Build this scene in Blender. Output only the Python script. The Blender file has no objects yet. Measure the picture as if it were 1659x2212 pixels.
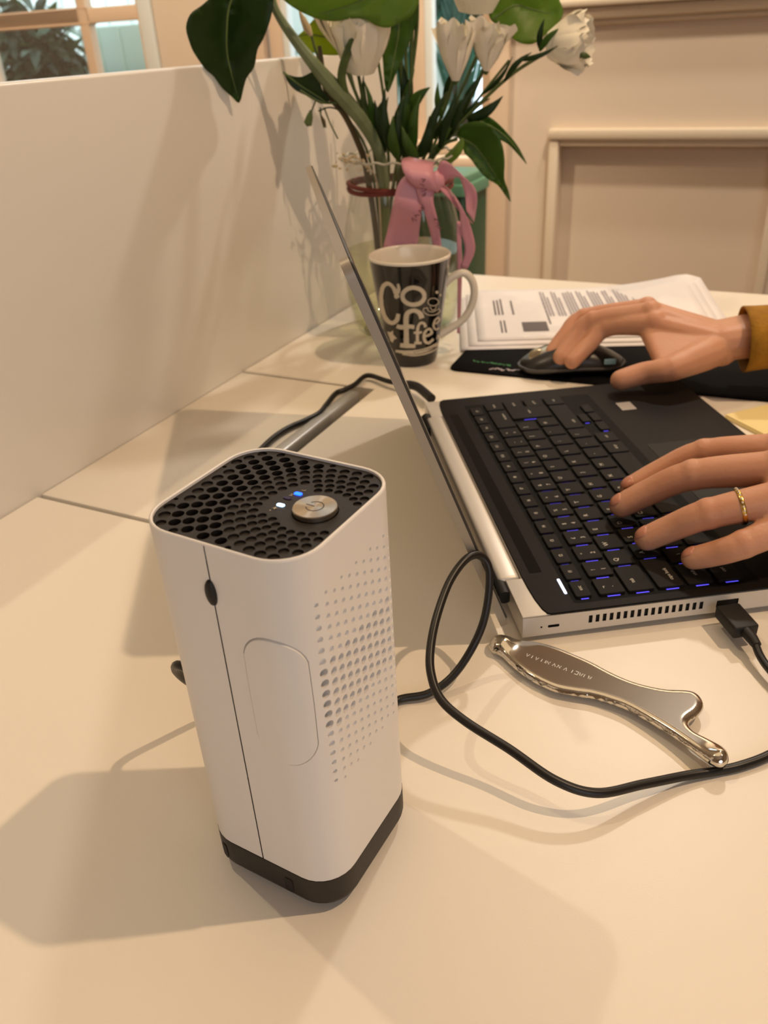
import bpy, bmesh, math, random
import numpy as np
from mathutils import Vector, Matrix
from mathutils.geometry import delaunay_2d_cdt
from mathutils.bvhtree import BVHTree
random.seed(7); rng = np.random.RandomState(7)
S = bpy.context.scene
COL = S.collection
PI = math.pi

# ------------------------------------------------------------------ camera
CF, CP, CR, CH = 1756.9, .5303, -.0564, .3184          # focal px, pitch, roll, height over the table top (z = 0)
def _axes():
    cp, sp = math.cos(CP), math.sin(CP)
    f = np.array([0, cp, -sp]); r = np.array([1., 0, 0]); u = np.cross(r, f)
    c, s = math.cos(CR), math.sin(CR)
    return c*r + s*u, -s*r + c*u, f
RX, UX, FX = _axes(); C0 = np.array([0, 0, CH])
cam = bpy.data.cameras.new('camera'); camo = bpy.data.objects.new('camera', cam); COL.objects.link(camo)
cam.sensor_fit = 'VERTICAL'; cam.sensor_height = 36; cam.sensor_width = 27; cam.lens = CF/2212*36
cam.clip_start = .01; cam.clip_end = 60
cam.dof.use_dof = True; cam.dof.focus_distance = .375; cam.dof.aperture_fstop = 15
M = Matrix((RX, UX, -FX)).transposed().to_4x4(); M.translation = Vector(C0); camo.matrix_world = M
S.camera = camo

# ------------------------------------------------------------------ world, light, exposure
w = bpy.data.worlds.new('world'); S.world = w; w.use_nodes = True
bgn = w.node_tree.nodes['Background']; bgn.inputs[0].default_value = (.72, .88, 1, 1); bgn.inputs[1].default_value = 2.8
S.view_settings.view_transform = 'Standard'; S.view_settings.look = 'None'; S.view_settings.gamma = 1
S.view_settings.exposure = 0.15; S.view_settings.use_curve_mapping = False
def lamp(name, kind, loc, power, colr, size=.05, target=None, **k):
    l = bpy.data.lights.new(name, kind); o = bpy.data.objects.new(name, l); COL.objects.link(o)
    o.location = loc; l.energy = power; l.color = colr
    if kind == 'AREA':
        l.shape = 'DISK'; l.size = size
    else:
        l.shadow_soft_size = size
    if kind == 'SPOT':
        l.spot_size = k.get('cone', 1.6); l.spot_blend = .5
    if target is not None:
        o.rotation_euler = (Vector(target) - Vector(loc)).to_track_quat('-Z', 'Y').to_euler()
    return o
lamp('ceiling_lamp_right', 'SPOT', (.90, .28, 1.62), 62, (.80, .56, .35), .016, (0, .3, 0), cone=1.9)
lamp('ceiling_lamp_left', 'SPOT', (-.66, .83, 1.62), 50, (.31, .245, .16), .016, (-.1, .45, 0), cone=1.9)
lamp('ceiling_lamp_far', 'SPOT', (.75, 1.75, 1.62), 40, (1.0, .90, .77), .05, (.75, 1.9, 0), cone=2.4)
lamp('fill_window_wall', 'SPOT', (-.95, 1.55, 1.64), 78, (1.2, .96, .70), .05, (-1.3, 3.0, .1), cone=2.2)  # added fill that brightens the window frames and the wall around them
lamp('fill_far_wall', 'SPOT', (.62, 1.40, 1.64), 62, (1, .86, .68), .05, (.84, 2.12, .25), cone=1.25)  # added fill aimed at the far wall, not a known fitting
lamp('fill_overhead', 'AREA', (.1, .9, 1.70), 3.4, (1, .75, .45), 1.5)  # added overhead fill standing in for bounce from the ceiling lamps
lamp('fill_rear', 'AREA', (.5, -1.5, .7), 8, (.96, .98, 1.04), 1.5, (0, .6, 0))  # added soft fill from behind the camera, no window there

# ------------------------------------------------------------------ measuring helpers
def ray(px):
    return RX*((px[0]-829.5)/CF) - UX*((px[1]-1106)/CF) + FX
def at(x, y, z=0.):                       # a point of the photo on a level plane
    d = ray((x, y)); return Vector(C0 + (z-CH)/d[2]*d)
def deep(x, y, Y):                        # a point of the photo at a known distance ahead
    d = ray((x, y)); return Vector(C0 + d*(Y/d[1]))
RA = np.array([.4562, .8899, 0]); RB = np.array([.8899, -.4562, 0])     # room axes: along the table, across it
ROOMROT = math.atan2(RB[1], RB[0])
def room(a, b, z=0): return Vector(RA*a + RB*b + np.array([0, 0, z]))
def wallbz(x, y, a):
    d = ray((x, y)); P = C0 + d*((a - C0@RA)/(d@RA)); return float(P@RB), float(P[2])

# ------------------------------------------------------------------ materials
def lin(h):
    h = h.lstrip('#'); v = [int(h[i:i+2], 16)/255 for i in (0, 2, 4)]
    return tuple(c/12.92 if c <= .04045 else ((c+.055)/1.055)**2.4 for c in v) + (1,)
def mat(name, base, rough=.5, metal=0, noise=None, bump=0, bscale=200, emit=None, estr=0, trans=0, sss=0, spec=.5, ior=1.45, coat=0, aniso=0):
    m = bpy.data.materials.new(name); m.use_nodes = True
    nt = m.node_tree; b = nt.nodes['Principled BSDF']
    base = lin(base) if isinstance(base, str) else base
    b.inputs['Base Color'].default_value = base; b.inputs['Roughness'].default_value = rough
    b.inputs['Metallic'].default_value = metal; b.inputs['IOR'].default_value = ior
    b.inputs['Specular IOR Level'].default_value = spec
    b.inputs['Coat Weight'].default_value = coat
    b.inputs['Transmission Weight'].default_value = trans
    if sss:
        b.inputs['Subsurface Weight'].default_value = sss; b.inputs['Subsurface Radius'].default_value = (.008, .003, .0015)
        b.inputs['Subsurface Scale'].default_value = 1
    if emit:
        b.inputs['Emission Color'].default_value = lin(emit) if isinstance(emit, str) else emit; b.inputs['Emission Strength'].default_value = estr
    tc = nt.nodes.new('ShaderNodeTexCoord')
    if noise:                                     # (second colour, scale, amount)
        c2, sc, amt = noise
        n = nt.nodes.new('ShaderNodeTexNoise'); n.inputs['Scale'].default_value = sc; n.inputs['Detail'].default_value = 4
        r = nt.nodes.new('ShaderNodeValToRGB'); r.color_ramp.elements[0].position = .5-.5*amt; r.color_ramp.elements[1].position = .5+.5*amt
        r.color_ramp.elements[0].color = base; r.color_ramp.elements[1].color = lin(c2) if isinstance(c2, str) else c2
        nt.links.new(tc.outputs['Object'], n.inputs['Vector']); nt.links.new(n.outputs['Fac'], r.inputs['Fac']); nt.links.new(r.outputs['Color'], b.inputs['Base Color'])
    if bump:
        n2 = nt.nodes.new('ShaderNodeTexNoise'); n2.inputs['Scale'].default_value = bscale; n2.inputs['Detail'].default_value = 3
        bp = nt.nodes.new('ShaderNodeBump'); bp.inputs['Strength'].default_value = bump; bp.inputs['Distance'].default_value = .001
        nt.links.new(tc.outputs['Object'], n2.inputs['Vector']); nt.links.new(n2.outputs['Fac'], bp.inputs['Height']); nt.links.new(bp.outputs['Normal'], b.inputs['Normal'])
    return m
def leafmat(name, a, b2, glow):
    m = mat(name, a, .45, noise=(b2, 35, .5), bump=.25, bscale=120)
    nt = m.node_tree; b = nt.nodes['Principled BSDF']; out = nt.nodes['Material Output']
    t = nt.nodes.new('ShaderNodeBsdfTranslucent'); t.inputs[0].default_value = lin(glow)
    mx = nt.nodes.new('ShaderNodeMixShader'); mx.inputs[0].default_value = .4
    nt.links.new(b.outputs[0], mx.inputs[1]); nt.links.new(t.outputs[0], mx.inputs[2]); nt.links.new(mx.outputs[0], out.inputs[0])
    return m
def panemat(name, tint=(1, 1, 1, 1)):
    m = bpy.data.materials.new(name); m.use_nodes = True; nt = m.node_tree
    nt.nodes.remove(nt.nodes['Principled BSDF']); out = nt.nodes['Material Output']
    t = nt.nodes.new('ShaderNodeBsdfTransparent'); t.inputs[0].default_value = tint
    g = nt.nodes.new('ShaderNodeBsdfGlossy'); g.inputs['Roughness'].default_value = .02
    mx = nt.nodes.new('ShaderNodeMixShader'); mx.inputs[0].default_value = .05
    nt.links.new(t.outputs[0], mx.inputs[1]); nt.links.new(g.outputs[0], mx.inputs[2]); nt.links.new(mx.outputs[0], out.inputs[0])
    return m
def thinglass(name, tint, k):
    m = bpy.data.materials.new(name); m.use_nodes = True; nt = m.node_tree
    nt.nodes.remove(nt.nodes['Principled BSDF']); out = nt.nodes['Material Output']
    t = nt.nodes.new('ShaderNodeBsdfTransparent'); t.inputs[0].default_value = tint
    g = nt.nodes.new('ShaderNodeBsdfGlossy'); g.inputs['Roughness'].default_value = .03
    lw = nt.nodes.new('ShaderNodeLayerWeight'); lw.inputs[0].default_value = k
    pw = nt.nodes.new('ShaderNodeMath'); pw.operation = 'POWER'; pw.inputs[1].default_value = 5
    ml_ = nt.nodes.new('ShaderNodeMath'); ml_.operation = 'MULTIPLY_ADD'; ml_.inputs[1].default_value = .7; ml_.inputs[2].default_value = .08
    mx = nt.nodes.new('ShaderNodeMixShader')
    nt.links.new(lw.outputs['Facing'], pw.inputs[0]); nt.links.new(pw.outputs[0], ml_.inputs[0]); nt.links.new(ml_.outputs[0], mx.inputs[0]); nt.links.new(t.outputs[0], mx.inputs[1]); nt.links.new(g.outputs[0], mx.inputs[2]); nt.links.new(mx.outputs[0], out.inputs[0])
    return m
MT = {
 'table': mat('white_laminate', '#e9e1d3', .38, bump=.03, bscale=900),
 'panel': mat('satin_white_panel', '#e0dbd2', .30, spec=.7),
 'tray': mat('gap_shade_tray', '#8d8066', .7), 'alu': mat('aluminium', '#c9cacb', .4, .75),
 'white': mat('white_plastic', '#e6e2dd', .42, bump=.03, bscale=1500), 'white_in': mat('white_plastic_inside', '#b7aea4', .6),
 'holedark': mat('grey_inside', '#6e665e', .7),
 'black': mat('black_plastic', '#1e1813', .5, bump=.1, bscale=1200), 'blackhole': mat('black_inside', '#060606', .8), 'rubber': mat('black_rubber', '#141312', .55), 'notch': mat('notch_shade', '#0d0a08', .6),
 'cord': mat('black_cord', '#171513', .38), 'steel': mat('brushed_steel', '#cfc7b8', .27, 1), 'steel_edge': mat('steel_edge', '#f2efe8', .5, .2),
 'ink': mat('dark_engraving', '#2a2520', .6), 'seam': mat('seam_grey', '#6f655b', .7), 'print_grey': mat('grey_print', '#b8ab98', .6),
 'blue_led': mat('blue_led', '#0a3cff', .3, emit='#1046ff', estr=6), 'white_led': mat('white_led', '#bfe0ff', .3, emit='#b4dcff', estr=2.4), 'off_led': mat('unlit_led', '#231a4a', .3),
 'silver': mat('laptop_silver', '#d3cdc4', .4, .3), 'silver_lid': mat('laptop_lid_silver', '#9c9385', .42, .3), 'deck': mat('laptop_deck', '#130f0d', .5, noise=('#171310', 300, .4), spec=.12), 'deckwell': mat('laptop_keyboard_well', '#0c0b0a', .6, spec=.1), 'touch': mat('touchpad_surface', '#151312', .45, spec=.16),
 'key': mat('laptop_key', '#181613', .6, spec=.16, bump=.06, bscale=1500), 'legend': mat('key_legend', '#c9c2b6', .6), 'backlight': mat('key_backlight', '#5a50ff', .4, emit='#5b52ff', estr=.9),
 'power': mat('power_light', '#dfe6ff', .4, emit='#d4dcff', estr=1.6), 'grille_dark': mat('speaker_grille', '#100d0b', .6, bump=.6, bscale=3000, spec=.1), 'vent': mat('vent_dark', '#0d0b09', .8), 'screen': mat('screen_glass', '#0b0b0c', .12), 'bezel': mat('screen_bezel', '#37332e', .4),
 'sticker': mat('silver_reader', '#a39a92', .4, .3),
 'mug': mat('mug_black_glaze', '#0c0908', .12, coat=.4), 'mug_white': mat('mug_cream_glaze', '#e4dccb', .15, coat=.3), 'mug_print': mat('mug_cream_print', '#cbbfa8', .3),
 'rim_glass': mat('vase_rim_glass', '#b9b5a4', .1, spec=.8), 'glass': thinglass('vase_glass', (.925, .935, .915, 1), .5), 'water': thinglass('vase_water', (.88, .89, .74, 1), .5),
 'band': mat('red_brown_cord', '#6b2a22', .6), 'ribbon': mat('pink_satin', '#d193a0', .42), 'ribbon_ink': mat('ribbon_print', '#7b4a58', .6),
 'petal': mat('cream_petal', '#efe7cf', .6, noise=('#f6f0df', 60, .6)), 'stem': mat('green_stem', '#52642f', .55, noise=('#3a4a22', 60, .6)), 'stem_grey': mat('grey_green_stem', '#7d8a66', .6, noise=('#5f6c48', 40, .6)), 'stem_brown': mat('brown_stem', '#4a3f22', .6),
 'leaf_dark': leafmat('dark_leaf', '#2c451a', '#20380f', '#3d6a12'), 'leaf_mid': leafmat('mid_leaf', '#4c6d24', '#3c5a1a', '#6f9a20'), 'leaf_light': leafmat('light_leaf', '#6e8c33', '#5c7d28', '#9fc02c'), 'leaf_lime': leafmat('lime_leaf', '#a0b52a', '#8fa820', '#d4e42a'), 'vein': mat('leaf_vein', '#6b7f42', .6),
 'dry': mat('dried_flower', '#bdab8a', .8),
 'paper': mat('white_paper', '#eeeaea', .7), 'ink_grey': mat('grey_ink', '#9d98a0', .8), 'ink_dark': mat('dark_ink', '#6d6668', .8),
 'yellow': mat('yellow_paper', '#f3e0a2', .75), 'mat': mat('mouse_mat_black', '#0e0d0f', .8, spec=.1, bump=.3, bscale=2500), 'mat_green': mat('mat_green_print', '#4f9a5c', .7), 'mat_white': mat('mat_white_print', '#c9bfc6', .7),
 'mouse': mat('mouse_dark', '#2c2a28', .33), 'mouse_rim': mat('mouse_grey_rim', '#4a4642', .4), 'chrome': mat('chrome', '#d7d2c8', .09, 1), 'chrome_soft': mat('mouse_metal', '#b7a98c', .3, .8), 'cyan': mat('mouse_side_light', '#8fb6bf', .3),
 'skin': mat('skin', '#cd9c7e', .48, noise=('#c0886a', 28, .7), bump=.22, bscale=420, sss=.35, spec=.4), 'nail': mat('nail', '#c4866e', .32, coat=.15), 'gold': mat('gold', '#d9b45e', .22, 1), 'gem': mat('pale_stone', '#efe9dc', .08, .3),
 'sleeve': mat('ochre_wool', '#a97a1f', .9, noise=('#8c6114', 90, .6), bump=.8, bscale=260),
 'wall': mat('cream_wall_paint', '#dccab4', .6, bump=.02, bscale=60), 'trim': mat('cream_trim_paint', '#dccbb2', .45), 'frame': mat('window_frame_paint', '#e3caae', .5), 'frame_white': mat('white_window_edge', '#e6ece8', .5), 'ceil': mat('ceiling_paint', '#e6ddd0', .8), 'floor': mat('wood_floor', '#8a6b4a', .5, noise=('#6f5236', 6, .8)),
 'pane': panemat('window_glass'), 'bin': mat('green_enamel', '#24492f', .35), 'bin_rim': mat('pale_green_rim', '#5a8a70', .4),
 'fence': mat('white_fence_boards', '#e4eee4', .7), 'mint': mat('mint_shutter_boards', '#b9cfc0', .7), 'bush': leafmat('bush_leaf', '#27381f', '#3d5040', '#3c5a2a'), 'bush_lit': leafmat('bush_lit_leaf', '#7c9488', '#5f7a6a', '#86a48c'), 'palm': leafmat('palm_leaf', '#2f5a4c', '#1f4437', '#3f7a60'), 'bark': mat('bark', '#4a3b2c', .8), 'ground': mat('garden_ground', '#6f6d60', .9),  # the paler bush leaf has the light on it put into its colour
}

# ------------------------------------------------------------------ object helpers
def thing(name, label, cat, loc=(0, 0, 0), rotz=0, group=None):
    o = bpy.data.objects.new(name, None); COL.objects.link(o); o.empty_display_size = .02
    o.location = loc; o.rotation_euler = (0, 0, rotz); o['label'] = label; o['category'] = cat
    if group: o['group'] = group
    o['_m'] = [c for row in (Matrix.Translation(Vector(loc)) @ Matrix.Rotation(rotz, 4, 'Z')) for c in row]
    return o
def wm(o):
    if o is None: return Matrix()
    if '_m' in o:
        f = list(o['_m']); return Matrix([f[0:4], f[4:8], f[8:12], f[12:16]])
    return wm(o.parent)                    # parts keep identity transforms
def finish(name, me, m, parent, smooth):
    for x in (m if isinstance(m, (list, tuple)) else [m]): me.materials.append(MT[x])
    if smooth:
        me.polygons.foreach_set('use_smooth', [True]*len(me.polygons))
        if smooth != 2: me.set_sharp_from_angle(angle=math.radians(38))
    o = bpy.data.objects.new(name, me); COL.objects.link(o)
    if parent: o.parent = parent
    return o
def tagp(o, label=None, kind=None):
    if label: o['label'] = label
    if kind: o['kind'] = kind
    return o
def obj(name, bm, m, parent=None, world=False, smooth=1):
    if isinstance(bm, tuple):
        v, f = bm[0], bm[1]; me = bpy.data.meshes.new(name); me.from_pydata([tuple(p) for p in v], [], [tuple(q) for q in f])
        if len(bm) > 2 and bm[2] is not None: me.polygons.foreach_set('material_index', list(bm[2]))
    else:
        me = bpy.data.meshes.new(name); bm.normal_update(); bm.to_mesh(me); bm.free()
    if world and parent: me.transform(wm(parent).inverted())
    return finish(name, me, m, parent, smooth)
def solo(name, label, cat, bm, m, loc=(0, 0, 0), rotz=0, group=None, smooth=1):
    o = obj(name, bm, m, None, smooth=smooth); o.location = loc; o.rotation_euler = (0, 0, rotz)
    o['label'] = label; o['category'] = cat
    if group: o['group'] = group
    return o
def box_bm(x0, x1, y0, y1, z0, z1, bev=0, seg=2, bm=None):
    b = bmesh.new(); bmesh.ops.create_cube(b, size=1)
    for v in b.verts: v.co = Vector(((x0+x1)/2+v.co.x*(x1-x0), (y0+y1)/2+v.co.y*(y1-y0), (z0+z1)/2+v.co.z*(z1-z0)))
    if bev: bmesh.ops.bevel(b, geom=b.edges[:], offset=bev, segments=seg, affect='EDGES', profile=.5)
    if bm is None: return b
    merge(bm, b); return bm
def merge(dst, src):
    me = bpy.data.meshes.new('t'); src.to_mesh(me); src.free(); dst.from_mesh(me); bpy.data.meshes.remove(me)
def prism_bm(poly, z0, z1, bev=0, seg=2):
    b = bmesh.new(); f = b.faces.new([b.verts.new((p[0], p[1], z0)) for p in poly])
    b.normal_update()
    r = bmesh.ops.extrude_face_region(b, geom=[f])
    for v in r['geom']:
        if isinstance(v, bmesh.types.BMVert): v.co.z = z1
    bmesh.ops.recalc_face_normals(b, faces=b.faces[:])
    if bev:
        es = [e for e in b.edges if abs(e.verts[0].co.z-e.verts[1].co.z) < 1e-9 and abs(e.verts[0].co.z-z1) < 1e-6]
        bmesh.ops.bevel(b, geom=es, offset=bev, segments=seg, affect='EDGES', profile=.5)
    return b
def rrect(x0, x1, y0, y1, r, n=5):
    p = []
    for k, (cx, cy) in enumerate([(x1-r, y1-r), (x0+r, y1-r), (x0+r, y0+r), (x1-r, y0+r)]):
        for i in range(n+1):
            t = PI/2*(k+i/n); p.append((cx+r*math.cos(t), cy+r*math.sin(t)))
    return p
def smoothpath(pts, n=8):
    P = [np.array(p, float) for p in pts]; P = [2*P[0]-P[1]] + P + [2*P[-1]-P[-2]]; out = []
    for i in range(1, len(P)-2):
        p0, p1, p2, p3 = P[i-1:i+3]
        for k in range(n):
            t = k/n; out.append(.5*((2*p1)+(-p0+p2)*t+(2*p0-5*p1+4*p2-p3)*t*t+(-p0+3*p1-3*p2+p3)*t**3))
    out.append(P[-2]); return out
def tube(pts, rad, seg=8, cap=True, flat=None):
    P = [np.array(p, float) for p in pts]; n = len(P)
    R = list(rad) if hasattr(rad, '__len__') else [rad]*n
    if len(R) != n: R = list(np.interp(np.linspace(0, 1, n), np.linspace(0, 1, len(R)), R))
    T = [P[min(i+1, n-1)]-P[max(i-1, 0)] for i in range(n)]; T = [t/(np.linalg.norm(t)+1e-12) for t in T]
    a = np.array([0, 0, 1.]) if abs(T[0][2]) < .9 else np.array([1., 0, 0]); N = np.cross(T[0], a); N /= np.linalg.norm(N)
    V, F = [], []
    for i in range(n):
        N = N - T[i]*(N@T[i]); N /= np.linalg.norm(N); B = np.cross(T[i], N)
        for k in range(seg):
            t = 2*PI*k/seg; V.append(P[i]+R[i]*(math.cos(t)*N+math.sin(t)*B))
    for i in range(n-1):
        for k in range(seg): F.append((i*seg+k, i*seg+(k+1) % seg, (i+1)*seg+(k+1) % seg, (i+1)*seg+k))
    if cap: F.append(tuple(range(seg))[::-1]); F.append(tuple((n-1)*seg+k for k in range(seg)))
    return V, F
def join(*vf):
    V, F, I = [], [], []
    for t in vf:
        o = len(V); V += list(t[0]); F += [tuple(o+i for i in f) for f in t[1]]; I += list(t[2]) if len(t) > 2 and t[2] is not None else [0]*len(t[1])
    return V, F, I
def lathe(prof, n=40, wob=None, caps=(1, 1)):
    V, F = [], []; m = len(prof)
    for i, (r, z) in enumerate(prof):
        for k in range(n):
            t = 2*PI*k/n; rr = r*(1+(wob(i, t) if wob else 0)); V.append((rr*math.cos(t), rr*math.sin(t), z))
    for i in range(m-1):
        for k in range(n): F.append((i*n+k, i*n+(k+1) % n, (i+1)*n+(k+1) % n, (i+1)*n+k))
    if caps[0]: F.append(tuple(range(n))[::-1])
    if caps[1]: F.append(tuple((m-1)*n+k for k in range(n)))
    return V, F
def inside(poly, P):
    x, y = P[:, 0], P[:, 1]; c = np.zeros(len(P), bool); n = len(poly)
    for i in range(n):
        x0, y0 = poly[i]; x1, y1 = poly[(i+1) % n]
        if y0 == y1: continue
        c ^= ((y0 > y) != (y1 > y)) & (x < (x1-x0)*(y-y0)/(y1-y0)+x0)
    return c
def plate(outline, holes, depth, lines=(), extra=()):
    """flat sheet with recessed holes: (2-D verts, depth per vert, faces, index: 0 sheet, 1 wall, 2 floor)"""
    V = [Vector(p) for p in outline]; E = [(i, (i+1) % len(V)) for i in range(len(V))]
    for h in holes:
        o = len(V); V += [Vector(p) for p in h]; E += [(o+i, o+(i+1) % len(h)) for i in range(len(h))]
    for a, b in lines:
        o = len(V); V += [Vector(a), Vector(b)]; E.append((o, o+1))
    V += [Vector(p) for p in extra]
    nv, ne, nf = delaunay_2d_cdt(V, E, [], 0, 1e-7)[:3]
    A = np.array([(v.x, v.y) for v in nv]); F = np.array([f for f in nf if len(f) == 3]); Cn = A[F].mean(1)
    keep = inside(outline, Cn)
    for h in holes:
        h = np.array(h); lo, hi = h.min(0), h.max(0)
        c = np.where(keep & (Cn[:, 0] > lo[0]) & (Cn[:, 0] < hi[0]) & (Cn[:, 1] > lo[1]) & (Cn[:, 1] < hi[1]))[0]
        if len(c): keep[c[inside([tuple(q) for q in h], Cn[c])]] = False
    pts = [tuple(a)+(0.,) for a in A]; faces = [tuple(int(i) for i in f) for f in F[keep]]; idx = [0]*len(faces)
    for j, h in enumerate(holes):
        d = depth[j] if hasattr(depth, '__len__') else depth
        o = len(pts); n = len(h); pts += [(p[0], p[1], 0.) for p in h] + [(p[0], p[1], d) for p in h]
        for i in range(n): faces.append((o+i, o+(i+1) % n, o+n+(i+1) % n, o+n+i)); idx.append(1)
        faces.append(tuple(o+n+i for i in range(n))); idx.append(2)
    return pts, faces, idx
def circ(x, y, r, n=12): return [(x+r*math.cos(2*PI*i/n), y+r*math.sin(2*PI*i/n)) for i in range(n)]
_tc = {}
def textvf(s, size):
    if (s, size) not in _tc:
        c = bpy.data.curves.new('t', 'FONT'); c.body = s; c.size = size; c.align_x = 'CENTER'; c.align_y = 'CENTER'; c.resolution_u = 2
        o = bpy.data.objects.new('t', c); COL.objects.link(o); bpy.context.view_layer.update()
        me = bpy.data.meshes.new_from_object(o)
        _tc[(s, size)] = ([tuple(v.co) for v in me.vertices], [tuple(p.vertices) for p in me.polygons])
        bpy.data.objects.remove(o); bpy.data.curves.remove(c); bpy.data.meshes.remove(me)
    return _tc[(s, size)]
def stroke2(pts, width, n=6, closed=False):
    """flat ribbon along a 2-D line"""
    P = [np.array(p, float) for p in (smoothpath([tuple(p)+(0,) for p in pts], n) if n > 1 else [tuple(p)+(0,) for p in pts])]
    m = len(P); W = np.interp(np.linspace(0, 1, m), np.linspace(0, 1, len(width)), width) if hasattr(width, '__len__') else [width]*m
    V, F = [], []
    for i in range(m):
        t = P[min(i+1, m-1)]-P[max(i-1, 0)]; t /= np.linalg.norm(t)+1e-9; nn = np.array([-t[1], t[0], 0])
        V += [P[i]+nn*W[i]/2, P[i]-nn*W[i]/2]
    for i in range(m-1): F.append((2*i, 2*i+1, 2*i+3, 2*i+2))
    return V, F

# ------------------------------------------------------------------ room shell
FL, CE, AW = -.74, 1.72, 2.3
def roomgeo(bm):                                     # (b, a, z) -> world
    for v in bm.verts: v.co = room(v.co.y, v.co.x, v.co.z)
    bmesh.ops.recalc_face_normals(bm, faces=bm.faces[:]); return bm
def struct(name, bm, m, parent=None, smooth=0):
    o = obj(name, roomgeo(bm), m, parent, smooth=smooth)
    if parent is None: o['kind'] = 'structure'
    return o
struct('floor', box_bm(-3.2, 2.4, -2.4, 2.5, FL-.08, FL), 'floor')
struct('ceiling', box_bm(-3.2, 2.4, -2.4, 2.5, CE, CE+.08), 'ceil')
struct('wall_left', box_bm(-3.2, -3.1, -2.4, 2.3, FL, CE), 'wall')
struct('wall_right', box_bm(2.3, 2.4, -2.4, 2.3, FL, CE), 'wall')
struct('wall_near', box_bm(-3.1, 2.3, -2.4, -2.3, FL, CE), 'wall')
bF = lambda x, y: wallbz(x, y, AW)[0]
w1r = bF(320, 120); w1l = w1r-1.05; w2l = bF(540, 120); w2r = bF(1060, 300)
w1z, w2z = .12, wallbz(1020, 335, AW)[1]
WT = 1.45
pr = (bF(1212, 300), bF(1627, 620)); pz = (-.62, wallbz(1200, 300, AW)[1])     # recessed wainscot panel
fw = bmesh.new()
for b0, b1, z0, z1 in [(-3.1, w1l, FL, CE), (w1l, w1r, FL, w1z), (w1l, w1r, WT, CE), (w1r, w2l, FL, CE), (w2l, w2r, FL, w2z), (w2l, w2r, WT, CE),
                       (w2r, pr[0], FL, CE), (pr[0], pr[1], FL, pz[0]), (pr[0], pr[1], pz[1], CE), (pr[1], 2.3, FL, CE)]:
    box_bm(b0, b1, AW, AW+.16, z0, z1, bm=fw)
box_bm(pr[0]-.02, pr[1]+.02, AW+.03, AW+.1, pz[0]-.02, pz[1]+.02, bm=fw)
wf = struct('wall_far', fw, 'wall')
# moulded frame round the recessed panel
t1 = obj('trim_1', roomgeo(box_bm(pr[0]-.004, pr[0]-.0035, AW-.002, AW-.001, pz[1], pz[1]+.001)), 'trim'); t1['kind'] = 'structure'
def moulding(b0, b1, z0, z1, horiz):
    m = bmesh.new()
    if horiz:
        box_bm(b0, b1, AW-.028, AW, z0, z1, .006, 2, m); box_bm(b0+.01, b1-.01, AW-.016, AW, z0-.016, z0, .004, 2, m)
    else:
        box_bm(b0, b1, AW-.022, AW, z0, z1, .006, 2, m)
    return m
mw = .03
struct('moulding', moulding(pr[0]-mw, pr[1]+mw, pz[1], pz[1]+.026, True), 'trim', t1, 1)
struct('moulding', moulding(pr[0]-mw, pr[1]+mw, pz[0]-.03, pz[0], True), 'trim', t1, 1)
struct('moulding', moulding(pr[0]-mw*.9, pr[0], pz[0], pz[1], False), 'trim', t1, 1)
struct('moulding', moulding(pr[1], pr[1]+mw*.9, pz[0], pz[1], False), 'trim', t1, 1)
rz0, rz1 = wallbz(1400, 48, AW)[1], wallbz(1400, 2, AW)[1]
t2 = bmesh.new(); box_bm(w2r+.06, 2.3, AW-.03, AW, rz0+.012, rz1-.004, .008, 2, t2); box_bm(w2r+.06, 2.3, AW-.045, AW, rz1-.004, rz1+.012, .005, 2, t2); box_bm(w2r+.06, 2.3, AW-.016, AW, rz0, rz0+.012, .004, 2, t2)
struct('trim_2', t2, 'trim', None, 1)
struct('trim_3', box_bm(w2r, bF(1100, 300), AW-.02, AW, FL, WT+.06, .004), 'frame', None, 1)
struct('baseboard_far', box_bm(w2r+.06, 2.3, AW-.015, AW, FL, FL+.11, .004), 'trim', None, 1)
def window(name, b0, b1, z0, z1, vb, hz, fw_=.035, edge=None):
    o = obj(name, roomgeo(box_bm(b0-.03, b1+.03, AW-.045, AW+.02, z0-.03, z0, .006)), 'frame', None, smooth=1); o['kind'] = 'structure'
    struct('window_frame', box_bm(b0, b0+fw_, AW+.02, AW+.09, z0, z1, .004), 'frame', o, 1); struct('window_frame', box_bm(b1-fw_, b1, AW+.02, AW+.09, z0, z1, .004), 'frame', o, 1)
    struct('window_frame', box_bm(b0+fw_, b1-fw_, AW+.02, AW+.09, z0, z0+fw_, .004), 'frame', o, 1); struct('window_frame', box_bm(b0+fw_, b1-fw_, AW+.02, AW+.09, z1-fw_, z1, .004), 'frame', o, 1)
    for b, hw in vb:
        struct('mullion', box_bm(b-hw, b+hw, AW+.038, AW+.072, z0+fw_, z1-fw_, .004), 'frame', o, 1)
        if edge: struct('mullion_edge', box_bm(b+hw, b+hw+edge, AW+.04, AW+.072, z0+fw_, z1-fw_, .003), 'frame_white', o, 1)
    for z, hh in hz:
        bs = [b0+fw_] + [b for b, _ in vb] + [b1-fw_]
        for i in range(len(bs)-1):
            l = bs[i]+(vb[i-1][1] if i else 0); r = bs[i+1]-(vb[i][1] if i < len(vb) else 0)
            struct('glazing_bar', box_bm(l, r, AW+.040, AW+.070, z-hh, z+hh, .004), 'frame', o, 1)
    bs = [b0+fw_] + [b for b, _ in vb] + [b1-fw_]; zs = [z0+fw_] + [z for z, _ in hz] + [z1-fw_]
    for i in range(len(bs)-1):
        for j in range(len(zs)-1):
            struct('pane', box_bm(bs[i], bs[i+1], AW+.053, AW+.056, zs[j], zs[j+1]), 'pane', o)
    return o
hb1 = wallbz(160, 35, AW)[1]
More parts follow.
